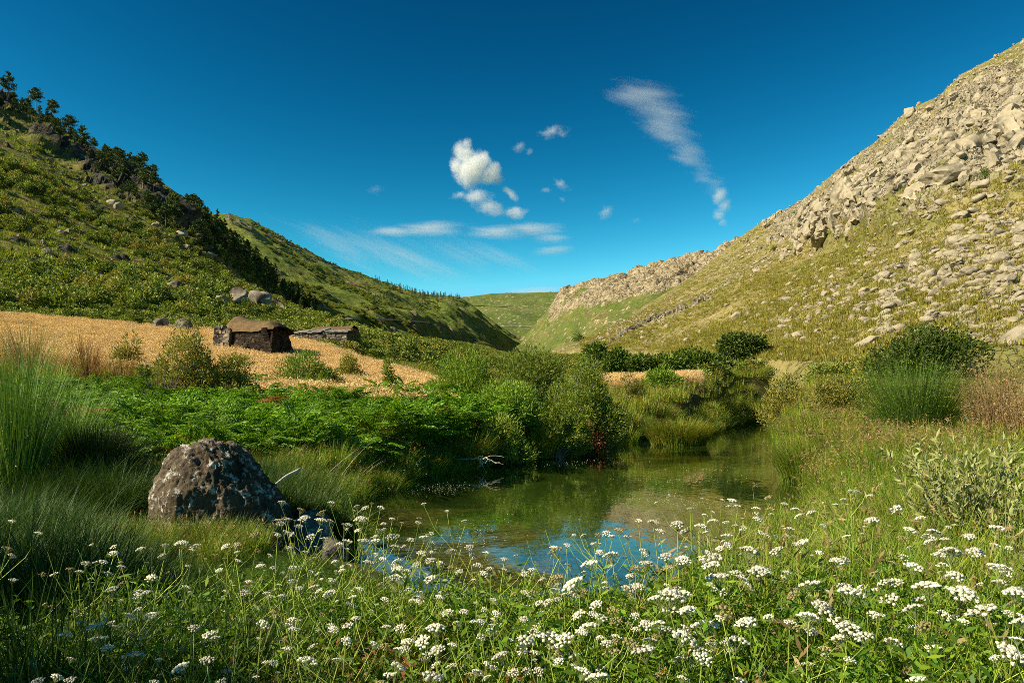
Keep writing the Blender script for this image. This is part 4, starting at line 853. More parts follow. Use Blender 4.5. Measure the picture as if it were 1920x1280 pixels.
ROCKS = [rock_mesh(200 + i, [M['granite']], 3, 1, .85, .68, .25, .27) for i in range(8)]
ROCKD = [rock_mesh(220 + i, [M['granite_dark']], 4, 1, .85, .8, .3, .45) for i in range(5)]
def put_rock(me, p, size, label, group=None, rr=None, squash=1.0):
    rr = rr or random; return tag(ob('rock', me, None, p, (rr.uniform(-.4, .4), rr.uniform(-.4, .4), rr.uniform(0, 6.3)), (size, size * rr.uniform(.7, 1), size * squash)), label, 'rock', group)
random.seed(5)
for i, (px, py, w) in enumerate([(445, 578, 58), (492, 583, 58), (518, 592, 46), (415, 585, 46), (332, 556, 44), (354, 562, 38), (302, 550, 34), (155, 528, 34), (186, 528, 28), (245, 518, 30), (300, 608, 50), (345, 600, 56), (90, 555, 30), (222, 392, 26), (340, 446, 28), (212, 386, 20), (398, 484, 30), (288, 555, 26), (530, 605, 40), (560, 606, 30)]):
    p = at_pixel('L1', px, py) if py < 596 else gpt(px, 57); s = w / F * p[1] * .55
    put_rock(ROCKD[i % 5] if i < 13 or i > 16 else ROCKS[i % 8], p + np.array([0, 0, s * .4]), s, ['big pointed dark boulder on the slope above the stone hut', 'pale topped boulder above the gap between hut and ruin', 'slanting boulder touching the pale topped one above the ruin', 'dark boulder just left of the pointed one above the hut'][i] if i < 4 else 'grey boulder among the scrub on the shaded left hillside', None if i < 4 else 'boulders among the scrub of the left hillside')
# rocks of the sunlit slope
CRAG = [rock_mesh(260 + i, [M['granite']], 3, 1, .8, .75, .3, .42, True) for i in range(6)]
r = np.random.default_rng(37); n = 2300; u = r.uniform(1390, 1960, n); lc = np.interp(u, [1380, 1500, 1700, 1920], [.66, .54, .34, .3]); v = lc + (1.0 - lc) * r.random(n); H = HILLS['R1']; ii = np.clip(np.searchsorted(H['u'], u), 0, 1149); jj = np.clip(np.searchsorted(H['vs'], v), 1, H['nv']); Pp = H['P'][ii, jj]; k = (H['rock'][ii, jj] + .5 * fbm(Pp * .03, 3, 5) + .3 * r.random(n) > .55); Pp = Pp[k]
scatter('crags', CRAG, Pp, r.uniform(0, 6.3, len(Pp)), np.clip(np.exp(r.normal(math.log(1.05), .45, len(Pp))), .35, 2.3)[:, None] * np.stack([r.uniform(.7, 1.2, len(Pp)), r.uniform(.7, 1.2, len(Pp)), r.uniform(.7, 1.3, len(Pp))], -1), tilt=r.normal(0, .5, (len(Pp), 2)), label='broken crags of the cliffs on the sunlit hill')
r = np.random.default_rng(31); n = 20000; u = r.uniform(1110, 1960, n); v = r.uniform(.01, .97, n)
Pn = [on_hill('R1', a_, b_) for a_, b_ in zip(u, v)]; Pp = np.array([p for p, _ in Pn]); rk = np.array([HILLS['R1']['rock'][np.clip(np.searchsorted(HILLS['R1']['u'], a_), 0, 1199), 20] for a_ in u])
den = .5 + .5 * fbm(Pp * np.array([.05, .008, .05]) + 4, 4, 19); keep = (den + .2 * sstep(1300, 1850, u) + .1 * (1 - v) > .34 + .55 * r.random(n)); u, v, Pp = u[keep], v[keep], Pp[keep]
size = np.exp(r.normal(math.log(.2), .55, len(u))) * np.interp(v, [0, .3, 1], [.75, 1.25, 2.0]) * np.interp(u, [1300, 1900], [.9, 1.1]); size = np.clip(size, .09, 1.05); pxs = size / Pp[:, 1]; order = np.argsort(-pxs); big = order[:300]; rest = order[300:]
for i in big:
    lo = v[i] < .35; rt = u[i] > 1620
    put_rock(ROCKS[i % 8], Pp[i] + [0, 0, size[i] * .15], size[i], ('pale granite boulder on the lower sunlit slope above the large dark bush' if rt else 'pale granite boulder on the grassy lower slope above the dark trees') if lo else ('pale granite boulder high on the sunlit rocky slope at the right' if rt else 'pale granite boulder on the upper grassy slope left of the cliffs'), ('boulders low on the right slope' if rt else 'boulders on the lower grassy slope') if lo else ('boulders high on the right slope' if rt else 'boulders on the upper grassy slope'), random, random.uniform(.7, 1.1))
scatter('scree', ROCKS, Pp[rest] + np.array([0, 0, 1]) * (size[rest] * .12)[:, None], r.uniform(0, 6.3, len(rest)), size[rest], tilt=r.normal(0, .35, (len(rest), 2)), label='loose pale stones scattered over the sunlit slope')
# grass and low plants of the sunlit slope: small clumps that break up the surface
M['slopegrass'] = leaf_mat('slope_grass_blade', [(.14, .16, .034), (.24, .225, .062), (.36, .295, .105)], .35)
GS = [tuft_mesh('slope_grass', [M['slopegrass'], M['brownseed']], 40, .5, .55, .5, .07, .8, .8, 2, .8, 300 + s) for s in range(3)]
n = 30000; u = r.uniform(1090, 1960, n); v = r.uniform(.0, .95, n); H = HILLS['R1']; ii = np.clip(np.searchsorted(H['u'], u), 0, 1199); jj = np.clip(np.searchsorted(H['vs'], v), 1, H['nv']); Pp = H['P'][ii, jj]; k = (H['rock'][ii, jj] < .4) & (fbm(Pp * np.array([.08, .03, .08]), 4, 71) + r.random(n) > .45)
Pp = Pp[k]; scatter('slope_grass', GS, Pp, r.uniform(0, 6.3, len(Pp)), r.uniform(.35, .9, len(Pp)) * (1 + Pp[:, 1] / 350), label='dry grass clumps on the sunlit slope')
for i, (px, py, w) in enumerate([(1610, 284, 9), (1562, 332, 9), (1580, 362, 16), (1540, 392, 16), (1640, 318, 12), (1655, 288, 8), (1498, 405, 14), (1455, 470, 14), (1725, 325, 16), (1870, 330, 24), (1085, 640, 24)]):
    p = at_pixel('R1', px, py); W = w / F * p[1]
    thing('cliff_bush', bush_parts(500 + i, W, W * .9, M['oak'], W * .1, W * .05, n=700, ntwig=6), p - [0, 0, .2], 0, 1, ['tiny dark bush on the skyline of the right hill, the higher of two', 'tiny dark bush on the skyline of the right hill, the lower of two', 'dark bush in a cleft just below the lower skyline bush', 'dark bush on the left edge of the cliffs', 'dark bush on the cliff below the higher skyline bush', 'smallest dark bush just inside the skyline of the right hill', 'dark bush on the skyline end of the cliffs', 'dark bush at the left foot of the cliffs', 'dark bush in the middle of the cliff face', 'dark bush patch on the cliffs near the right edge', 'small dark bush at the left foot of the sunlit slope'][i], 'bush')
OUT = [rock_mesh(280 + i, [M['granite']], 5, 1, .8, .9, .42, .4) for i in range(4)]
r = np.random.default_rng(39); n = 150; u = r.uniform(1400, 1950, n); lc = np.interp(u, [1380, 1500, 1700, 1920], [.62, .5, .36, .34]); v = np.where(r.random(n) < .2, r.uniform(.93, 1.0, n), lc + (.95 - lc) * r.random(n)); ii = np.clip(np.searchsorted(HILLS['R1']['u'], u), 0, 1199); jj = np.clip(np.searchsorted(HILLS['R1']['vs'], v), 1, HILLS['R1']['nv']); Pp = HILLS['R1']['P'][ii, jj]; sz = np.exp(r.normal(math.log(2.6), .35, n)); sz = np.where(v > .92, sz * .7, sz)
scatter('outcrops', OUT, Pp - np.array([0, 0, .3]) * sz[:, None], r.uniform(-.5, .5, n) + 1.1, sz[:, None] * np.array([[1.7, .9, 1.0]]), tilt=r.normal(0, .2, (n, 2)), label='bedrock outcrops of the sunlit hill')
# dry stone wall running up the slope
r = np.random.default_rng(8); pts = np.array([(1150, 640), (1180, 624), (1210, 608), (1250, 592), (1290, 578), (1335, 560)], float); g = Geo(); cs = np.linspace(0, 1, 90); kk = np.linspace(0, 1, 6)
for f in cs:
    p = at_pixel('R1', np.interp(f, kk, pts[:, 0]), np.interp(f, kk, pts[:, 1]))
    for m_ in range(3):
        w_ = .0042 * p[1] * r.uniform(.5, 1.1); bx = np.array([[x, y, w] for w in (-.5, .9) for y in (-.5, .5) for x in (-.5, .5)]) * w_ + r.normal(0, w_ * .12, (8, 3)) + p + r.normal(0, w_ * .5, 3); g.add(bx, [[0, 2, 3, 1], [4, 5, 7, 6], [0, 1, 5, 4], [2, 6, 7, 3], [0, 4, 6, 2], [1, 3, 7, 5]])
tag(ob('stone_wall', g.build('stone_wall', [M['granite_dark']])), 'dark tumbled stone wall running up the sunlit slope', 'wall')

# ------------------------------------------------------------------ scrub and pines of the left hill
def shrub_mesh(seed, mat, n=900):
    r = np.random.default_rng(seed); B = bush_blobs(r, 1.0, .7, 5); P, D = blob_points(r, n, B, .4, .4, .42, 3, seed); D = nrm(D + r.normal(0, .5, D.shape) + [0, 0, .3]); V, Q = leaf_quads(r, P, D, .1 * r.uniform(.7, 1.3, len(P)), .06); return mesh('shrub', V, Q, None, [mat])
SH = [shrub_mesh(400 + i, [M['scrub'], M['scrub'], M['olive'], M['oak'], M['willow'], M['scrub']][i]) for i in range(6)]
r = np.random.default_rng(42); H = HILLS['L1']; n = 4000; u = r.uniform(-40, 690, n); v = r.random(n) * .97; ii = np.clip(np.searchsorted(H['u'], u), 0, 899); jj = np.clip(np.searchsorted(H['vs'], v), 1, H['nv']); Pp = H['P'][ii, jj]
GL = [tuft_mesh('hill_grass', [M['goldgrass'], M['brownseed']], 40, .5, .55, .5, .07, .8, .8, 2, .8, 310 + k_) for k_ in range(3)]
scatter('hill_grass', GL, Pp, r.uniform(0, 6.3, n), r.uniform(.6, 1.4, n) * (1 + Pp[:, 1] / 400), label='pale dry grass clumps of the left hillside')
k = r.random(n) < .13; scatter('hill_stones', ROCKD, Pp[k], r.uniform(0, 6.3, k.sum()), np.clip(np.exp(r.normal(math.log(.45), .5, k.sum())), .2, 1.3), tilt=r.normal(0, .4, (k.sum(), 2)), label='small grey stones among the scrub of the left hillside')
r = np.random.default_rng(41); H = HILLS['L1']; n = 9000; u = r.uniform(-40, 690, n); v = r.random(n) ** 1.15 * .97; ii = np.clip(np.searchsorted(H['u'], u), 0, 899); jj = np.clip(np.searchsorted(H['vs'], v), 1, H['nv']); Pp = H['P'][ii, jj]
cl = np.interp(u, [-300, 0, 60, 200, 300, 420, 500], [.9, .88, .84, .74, .7, .62, .5])
k = (fbm(Pp * .045, 4, 91) + .5 * r.random(len(u)) > .27 + .25 * sstep(.45, .7, v)) & ~((np.abs(v - cl) < .07) & (u < 300)); Pp, u, v = Pp[k], u[k], v[k]
size = np.exp(r.normal(math.log(1.35), .5, len(u))) * np.interp(v, [0, .5, 1], [.8, 1.1, 1.3]); size = np.clip(size, .4, 3.2); order = np.argsort(-size / Pp[:, 1]); big = order[:290]; rest = order[290:]
for i in big:
    kd = int(r.integers(0, 6)); lbl = {2: 'olive brown', 3: 'dark green', 4: 'fresh green'}.get(kd, 'green')
    tag(ob('shrub', SH[kd], None, Pp[i] - [0, 0, .1], (0, 0, r.uniform(0, 6.3)), (size[i], size[i], size[i] * r.uniform(.8, 1.2))), lbl + ' rounded shrub in the scrub of the shaded left hillside', 'shrub', lbl + ' shrubs of the left hillside')
scatter('hill_scrub', SH, Pp[rest] - [0, 0, .1], r.uniform(0, 6.3, len(rest)), size[rest], label='dense low scrub covering the left hillside')
n = 7000; u = r.uniform(470, 820, n); v = r.random(n); H = HILLS['L2']; ii = np.clip(np.searchsorted(H['u'], u), 0, 759); jj = np.clip(np.searchsorted(H['vs'], v), 1, H['nv']); Pp = H['P'][ii, jj]; k = fbm(Pp * .02, 4, 95) > 0.12; Pp = Pp[k]
scatter('far_scrub', SH, Pp, r.uniform(0, 6.3, len(Pp)), r.uniform(2, 4, len(Pp)), label='green scrub on the farther left hillside')

scatter('valley_scrub', SH, VALLEY_PTS - np.array([0, 0, .1]), np.random.default_rng(3).uniform(0, 6.3, len(VALLEY_PTS)), np.random.default_rng(4).uniform(.6, 1.6, len(VALLEY_PTS)) * (1 + VALLEY_PTS[:, 1] / 400), label='low green scrub on the valley floor below the hills')
def pine_parts(seed, H=15.0, lowest=.4, W=.26, cone=.5, dead=.0, n=2000):
    r = np.random.default_rng(seed); g = Geo(); s = np.linspace(0, 1, 8); c = np.stack([.02 * H * np.sin(s * 3 + seed) * s, .02 * H * np.cos(s * 2.3 + seed) * s, s * H * .97 - .3], -1); V, Q = tube(c, np.linspace(.018 * H, .003 * H, 8), 6); g.add(V, Q); f = Geo()
    nb = 30; allP = []; allD = []
    for k in range(nb):
        z = lowest + (1 - lowest) * (k + r.random()) / nb * .98; az = r.uniform(0, 6.28); rad = H * W * (1 - cone * (z - lowest) / (1 - lowest)) * r.uniform(.55, 1.1) * (1 - .75 * sstep(.8, 1, z))
        b0 = np.array([np.interp(z, s, c[:, 0]), np.interp(z, s, c[:, 1]), z * H * .97 - .3]); e = b0 + np.array([math.cos(az) * rad, math.sin(az) * rad, rad * r.uniform(.0, .5)])
        V, Q = tube(np.stack([b0, (b0 + e) / 2 + [0, 0, -.03 * rad], e]), [.006 * H, .004 * H, .0015 * H], 4); g.add(V, Q)
        m = int(n / nb * (rad / (H * W)) ** .8) + 8; t = r.uniform(.3, 1.08, m)[:, None]; p = b0 + (e - b0) * t + r.normal(0, 1, (m, 3)) * [rad * .2, rad * .2, rad * .11]; allP.append(p); allD.append(nrm(r.normal(0, .6, (m, 3)) + (e - b0) / (rad + 1e-6) * .5 + [0, 0, .7]))
    P = np.concatenate(allP); D = np.concatenate(allD); V, Q = leaf_quads(r, P, D, .06 * H * r.uniform(.6, 1.2, len(P)), .026 * H); f.add(V, Q)
    for k in range(10):      # dead lower snags
        z = lowest * r.uniform(.3, 1); az = r.uniform(0, 6.28); b0 = np.array([np.interp(z, s, c[:, 0]), np.interp(z, s, c[:, 1]), z * H * .97 - .3]); V, Q = tube(np.stack([b0, b0 + np.array([math.cos(az), math.sin(az), -.1]) * H * r.uniform(.04, .1)]), [.003 * H, .001 * H], 3); g.add(V, Q)
    return [('trunk', g.build('trunk', [M['palebark'] if seed % 2 else M['bark']])), ('crown', f.build('crown', [M['pine']]))]
PN = [pine_parts(600, 15, .42, .24, .4), pine_parts(601, 15, .5, .22, .3), pine_parts(602, 15, .35, .22, .6), pine_parts(603, 15, .25, .24, .8), pine_parts(604, 15, .55, .26, .2), pine_parts(605, 15, .12, .22, .9)]
def pine(px, py, hpx, kd, label, group=None):
    p = at_pixel('L1', px, py); s = hpx / F * p[1] / 15.0
    return thing('pine_tree', PN[kd], p - [0, 0, .4 * s], random.uniform(0, 6.3), s, label, 'tree', group)
for i, (px, py, h, kd) in enumerate([(14, 190, 58, 0), (-14, 185, 60, 3), (68, 212, 50, 1), (42, 218, 38, 3), (100, 232, 48, 1), (128, 262, 48, 4), (152, 282, 50, 0), (283, 336, 30, 4)]):
    pine(px, py, h, kd, ['tall bushy pine on the skyline at the top left corner', 'pine cut off by the left edge of the photo', 'slim pine with a flat crown, second on the skyline from the left', 'low dark bushy pine between the first two skyline pines', 'pine with a bare trunk on the skyline above the dark crags', 'flat topped pine on the skyline right of the crags', 'dense dark pine at the upper end of the wooded band', 'tiny lone pine standing on the bare skyline right of the wooded band'][i])
r = np.random.default_rng(51); cnt = 0; tu = [-20, 60, 110, 150, 200, 260, 320, 390, 440, 500, 560, 600]; lowb = [200, 228, 262, 305, 350, 400, 432, 478, 515, 548, 585, 600]; topb = [178, 208, 240, 266, 298, 325, 362, 415, 460, 512, 565, 590]
while cnt < 280:
    px = -20 + 610 * r.random(); lo = np.interp(px, tu, lowb); hi = np.interp(px, tu, topb); py = hi + (lo - hi) * r.random() + 2
    h = np.interp(px, [0, 160, 250, 330, 480, 590], [22, 28, 42, 46, 40, 32]) * r.uniform(.6, 1.2); pine(px, py, h, int(r.choice([0, 1, 1, 2, 3, 4])) if px < 400 else int(r.choice([2, 3, 5, 5, 3])), 'dark pine in the wooded band descending the left ridge' if px < 400 else 'small dark pine low in the wooded band above the ruin', 'pines of the upper wooded band' if px < 400 else 'pines of the lower wooded band'); cnt += 1
# far woods on the second left hill
r = np.random.default_rng(61); Q_ = []
while len(Q_) < 150:
    px = r.uniform(690, 862); sk = np.interp(px, [690, 760, 800, 860, 880, 900, 930], [524, 545, 554, 557, 566, 580, 608]); z_ = r.random()
    py = sk + (r.uniform(0, 8) if px > 700 and z_ < .6 else r.uniform(10, 60)); 
    if py > 622 or (z_ >= .6 and fbm(np.array([[px * .02, py * .03, 0.]]), 2, 3)[0] < .1): 
        if r.random() > .03: continue
    Q_.append(at_pixel('L2', px, py))
Q_ = np.array(Q_); far_pines = []
for k in range(3):
    a_, b_ = pine_parts(650 + k, 15, .15, .24, .8, n=260)
    gg = Geo()
    for me_, sl_ in ((a_[1], 0), (b_[1], 1)):
        co = np.zeros(len(me_.vertices) * 3, np.float32); me_.vertices.foreach_get('co', co); ix = np.zeros(len(me_.loops), np.int32); me_.loops.foreach_get('vertex_index', ix); gg.add(co.reshape(-1, 3), ix.reshape(-1, 4), None, sl_)
    far_pines.append(gg.build('far_pine', [M['bark'], M['pine']]))
scatter('forest', far_pines, Q_, r.uniform(0, 6.3, len(Q_)), r.uniform(.4, .8, len(Q_)), label='dark far woods on the crest of the second left hill')

# ------------------------------------------------------------------ white umbel flowers of the near bank
def head_mesh(seed, n=20, old=False, dome=.32, pale=0):
    r = np.random.default_rng(seed); g = Geo(); import bmesh
    bm = bmesh.new(); bmesh.ops.create_icosphere(bm, subdivisions=1, radius=1.0); IV = np.array([v.co[:] for v in bm.verts]); IT = np.array([[v.index for v in f.verts] for f in bm.faces]); bm.free()
    for k in range(n):
        a = k * 2.39996 + r.normal(0, .15); rad = .42 * math.sqrt((k + .6) / n) * r.uniform(.92, 1.08); p = np.array([rad * math.cos(a), rad * math.sin(a), .42 + dome * (1 - (rad / .45) ** 2) * .5 + r.normal(0, .012)])
        V, Q = tube(np.stack([[0, 0, 0], p * [.55, .55, .6], p - [0, 0, .03]]), [.008, .006, .005], 3); g.add(V, Q, None, 0)
        s = .082 * r.uniform(.8, 1.12); nn = nrm(p - np.array([0, 0, -.15]))
        g.add(IV * np.array([s, s, s * .6]) * (1 + .25 * r.normal(0, 1, (len(IV), 1)) * .6) + p, None, IT, 1)
        m = 13; d = nrm(r.normal(0, .75, (m, 3)) + nn * 1.1); e = nrm(np.cross(d, r.normal(0, 1, (m, 3)))); f = np.cross(d, e); c = p + d * np.array([s, s, s * .75]) ; q = s * .36
        g.add(np.stack([c - e * q, c - f * q, c + e * q, c + f * q], 1).reshape(-1, 3), np.arange(m * 4).reshape(-1, 4), None, 1)
    return g.build('flower_head', [M['ray'], M['oldpetal'] if old else M['petal']])
HEADS = [head_mesh(700 + i, [18, 22, 26, 20, 16, 24][i], False, [.3, .36, .42, .2, .25, .3][i]) for i in range(6)]; OLD = [head_mesh(720 + i, 16, True) for i in range(2)]
def stem_mesh(seed, side=True):
    r = np.random.default_rng(seed); g = Geo(); s = np.linspace(0, 1, 9)[:, None]; bend = np.array([r.normal(0, .05), r.normal(0, .05), 0]); c = np.concatenate([bend[0] * np.sin(np.pi * s), bend[1] * np.sin(np.pi * s), s], 1); V, Q = tube(c, np.linspace(.0026, .0014, 9), 4); g.add(V, Q); br = []
    for k in range(4):
        f = r.uniform(.45, .85); b0 = np.array([np.interp(f, s[:, 0], c[:, 0]), np.interp(f, s[:, 0], c[:, 1]), f]); az = r.uniform(0, 6.28); e = b0 + np.array([math.cos(az) * .14, math.sin(az) * .14, r.uniform(.14, .3)]); mid = (b0 + e) / 2 + np.array([math.cos(az), math.sin(az), 0]) * .025
        V, Q = tube(np.stack([b0, mid, e]), [.0016, .0012, .001], 3); g.add(V, Q); br.append(e)
    return g.build('stem', [M['stem']]), br
STEMS = [stem_mesh(740 + i) for i in range(8)]
def leaves_mesh(seed):
    r = np.random.default_rng(seed); g = Geo()
    for k in range(8):
        z = r.uniform(.02, .6); az = r.uniform(0, 6.28); l = .2 * (1 - .6 * z) * r.uniform(.7, 1.2); s = np.linspace(0, 1, 6)[:, None]; D = np.array([math.cos(az), math.sin(az), .55]); c = np.array([0, 0, z]) + D * l * s - np.array([0, 0, .35 * l]) * s ** 2
        V, Q = tube(c, np.linspace(.0018, .0008, 6), 3); g.add(V, Q)
        m = 34; i = r.integers(1, 6, m); d = nrm(r.normal(0, .7, (m, 3)) + D * .6); V, Q = leaf_quads(r, c[i] + r.normal(0, .012, (m, 3)), d, r.uniform(.02, .045, m), .009); g.add(V, Q)
    return g.build('leaves', [M['herb']])
LEAVES = [leaves_mesh(760 + i) for i in range(5)]
UL = """1375,105,30 1425,102,28 1340,98,15 1355,150,50 1470,145,20 1145,145,45 1200,150,45 1235,152,25 1080,148,20 1120,172,25 1348,187,30 1290,170,35o 1170,210,35 1105,200,30 1040,207,28 1065,193,28 965,205,45o 893,240,25 855,245,35 738,248,40 682,237,45 615,282,32 533,260,35 425,275,35 433,248,25 380,307,40 318,315,38 295,345,25 210,352,25 260,335,30o 45,375,25 20,258,40o 35,283,20 1215,220,30 1300,230,40 1360,235,60 1410,228,35 1470,212,45 1440,165,25 1480,250,40 1260,308,30 1275,240,30 1380,310,45 1435,295,25 1590,215,35 1620,235,25 1540,222,20 1745,155,28 1760,250,35 1765,280,35 1695,262,30 1580,275,40 1610,300,35 1570,310,35 1890,297,32 1890,338,30 1838,332,30 1810,350,40 1790,318,35 1490,330,45 1475,365,40 1500,360,40 1650,310,30 1620,370,50 1240,375,35 1183,400,40 1245,425,50 1205,412,25 1095,380,22 1100,330,40 1145,270,22 980,322,35 1025,330,28 932,382,32 915,420,40 1057,437,38 828,337,28 887,302,22 570,365,45 553,425,40 512,430,25 693,400,30 570,507,48 478,510,45 728,552,42 795,578,60 978,537,52 1035,512,40o 1078,545,30 1095,525,25 380,540,40 350,555,55 368,595,62 405,628,45 503,660,65 240,582,52 203,738,45 148,752,45 265,748,40 693,698,62 778,672,50 838,752,40 1000,687,40 1080,630,32 1145,680,75 1295,597,32 1310,542,32 1248,558,28 1335,520,35 1450,552,30 1505,552,48 1440,448,30 1345,408,25 1328,438,25 1565,442,45 1535,412,25 1645,437,30 1845,452,35 1740,492,32 1857,497,35 1800,532,40 1715,538,35 1800,585,35 1870,545,25 1635,560,75 1600,590,60 1530,605,50 1500,635,50 1650,635,60 1480,695,60 1455,730,30 1700,697,45 1780,722,35 1890,660,70 1610,735,85 1820,690,40 1905,600,30"""
UR = """822,78,40 845,98,28 785,73,18 915,108,32 915,148,40 970,65,35o 668,107,25 720,133,20 530,157,40 475,150,18 553,192,38 620,165,50 705,178,50 730,195,25 750,152,25 808,210,45 785,252,32 400,187,35o 355,197,35 375,213,30 325,205,30o 275,208,18 310,240,35 435,212,30 205,243,28 160,255,40 175,265,60o 205,320,35o 75,335,30 50,350,25 330,270,35 380,285,65 300,312,65 500,320,60 580,285,50 640,300,60 755,295,90 755,320,70 775,365,90 740,390,40 880,270,75 840,350,50 925,345,80 945,205,35 1040,185,40 1062,110,32 1085,133,35 1130,123,35 1215,93,25 1245,73,25 1270,40,20 1290,42,20 1347,58,25 1450,105,50 1355,150,52 1260,210,30 1485,190,50 1580,195,50 1625,225,40 1718,210,40 1815,180,55 1645,277,85 1730,270,65 1825,330,85 1500,325,70 1655,357,65 1217,308,60 1370,350,40o 1150,270,20 1125,395,85 1150,470,80 1265,430,95 1425,440,65 1515,482,75 1565,402,95 1680,425,110 1785,490,110 1885,425,80 1905,510,50 255,385,90 215,425,50 107,460,38 160,410,28 45,420,20 120,370,22 175,445,25 325,465,50 265,500,60 325,515,60 295,550,70 255,570,50 215,590,80 140,590,90 80,570,50 590,435,100 545,450,60 665,490,75 550,540,60 500,540,60 730,550,100 627,585,95 890,535,80 790,485,70o 840,605,85 505,645,95 435,610,70o 245,660,50 185,675,50 255,720,70 330,745,90 710,663,70 95,712,40 10,718,40 30,625,35 1040,535,50 1110,520,90 1255,555,95 1240,597,70 1420,607,70 1555,545,60o 1530,750,70 1840,635,100 1895,660,60 1895,597,50 1810,245,35 1165,170,20 1100,230,50 1065,240,25"""
r = np.random.default_rng(81); nf = 0
for src, ox in ((UL, 0), (UR, 960)):
    for it in src.split():
        old = it.endswith('o'); cx, cyy, w = [float(a) for a in it.rstrip('o').split(',')]; px = ox + cx / 2; py = 900 + cyy / 2; w /= 2
        zh = np.interp(py, [930, 1000, 1100, 1280], [1.12, 1.04, .98, .92]) + r.normal(0, .03)
        y = max(1.45, (CZ - zh) * F / (py - HY)); x = (px - 960) / F * y
        if float(sdist(np.array([x]), np.array([y]))[0]) < -.15:
            for _ in range(40):
                y *= .97; x = (px - 960) / F * y
                if float(sdist(np.array([x]), np.array([y]))[0]) > -.1: break
        W = np.clip(w / F * y * 1.16, .034, .105); top = at(px, py, y); top[2] -= .42 * W
        lean = r.normal(0, .06, 2); g0 = float(gz(x, y)); h = max(.25, top[2] - max(g0, -.1)); e = Euler((lean[0], lean[1], r.uniform(0, 6.3))); dv = e.to_matrix() @ Vector((0, 0, 1)); hh = h / max(.5, dv.z); loc = Vector(top) - dv * hh
        zone = 'on the shaded near bank' if px < 560 else ('beside the open water' if px < 1130 else ('in the dense patch before the blue water' if px < 1480 else 'among the long grass at the right'))
        st = 'faded greenish' if old else ('broad white' if W > .085 else ('small white' if W < .05 else 'white'))
        pl = ob('flowering_plant', None, None, loc, e); pl.empty_display_size = .1; tag(pl, st + ' umbel flower on a tall stem ' + zone, 'flower', st + ' flowers ' + zone)
        k = int(r.integers(0, 8)); sm, br = STEMS[k]; ob('stem', sm, pl, (0, 0, 0), (0, 0, 0), (.8 + .3 * hh, .8 + .3 * hh, hh))
        ob('leaves', LEAVES[nf % 5], pl, (0, 0, 0), (0, 0, 0), (1, 1, hh))
        ob('flower_head', (OLD if old else HEADS)[int(r.integers(0, 2 if old else 6))], pl, (0, 0, hh), (r.normal(0, .25) - lean[0], r.normal(0, .25) - lean[1], 0), W)
        for e_ in br[:int(r.choice([1, 2, 3, 4]))]:
            w2 = W * r.uniform(.4, .85); ob('flower_head', (OLD if r.random() < .35 else HEADS)[int(r.integers(0, 2))], pl, (e_[0] * (.8 + .3 * hh), e_[1] * (.8 + .3 * hh), e_[2] * hh), (r.normal(0, .3), r.normal(0, .3), 0), w2)
        nf += 1
r = np.random.default_rng(93); n = 5200; px = r.uniform(690, 1010, n); py = r.uniform(955, 1110, n); yy = CZ * F / (py - HY); xx = (px - 960) / F * yy
k = (sdist(xx, yy) < -.15) & (fbm(np.stack([xx * 1.3, yy * .8, xx * 0], -1), 3, 12) + .35 * (860 - px) / 170 > .02); xx, yy = xx[k], yy[k]; n = len(xx); th = .5 + .5 * fbm(np.stack([xx, yy, xx * 0], -1), 2, 14) + r.normal(0, .2, n); L_ = r.uniform(.08, .3, n); dx, dy = np.cos(th), np.sin(th); w_ = r.uniform(.004, .009, n); zz = r.uniform(.003, .009, n)
V = np.stack([np.stack([xx - dy * w_, yy + dx * w_, zz], -1), np.stack([xx + dy * w_, yy - dx * w_, zz + .002], -1), np.stack([xx + dx * L_ + dy * w_ * .4, yy + dy * L_ - dx * w_ * .4, zz * .4], -1), np.stack([xx + dx * L_ - dy * w_ * .4, yy + dy * L_ + dx * w_ * .4, zz * .4], -1)], 1)
M['weed'] = leaf_mat('water_weed', [(.05, .08, .012), (.12, .12, .025), (.2, .16, .05)], .2)
tag(ob('water_weed', mesh('water_weed', V, np.arange(n * 4).reshape(-1, 4), None, [M['weed']])), 'strands of yellow green weed floating on the near pool', kind='stuff')
# white specks of water crowfoot floating on the stream
r = np.random.default_rng(91); g = Geo()
for (px, py, n, sx, sy) in [(820, 915, 130, 60, 10), (1110, 835, 90, 40, 10), (1270, 900, 60, 120, 6), (1240, 935, 70, 70, 10), (900, 1000, 90, 60, 25), (1080, 868, 70, 90, 6), (1330, 880, 40, 90, 4), (1300, 945, 40, 60, 6)]:
    for k in range(n):
        a, b_ = px + r.normal(0, sx / 1.6), py + r.normal(0, sy / 1.6)
        if b_ < 800: continue
        yy = CZ * F / (b_ - HY); xx = (a - 960) / F * yy
        if float(sdist(np.array([xx]), np.array([yy]))[0]) > -.1: continue
        s = r.uniform(.003, .0075) * (.6 + yy / 25); th = r.uniform(0, 6.28); c_ = np.array([xx, yy, .012]); g.add([c_ + [s * math.cos(th + t) * (1 if i % 2 else .6), s * math.sin(th + t) * (1 if i % 2 else .6), .006 * (i % 2)] for i, t in enumerate(np.arange(8) / 8 * 6.283)] + [c_ + [0, 0, .003]], None, [[i, (i + 1) % 8, 8] for i in range(8)])
tag(ob('floating_blossom', g.build('floating_blossom', [M['petal']])), 'tiny white blossoms floating on the stream', kind='stuff')

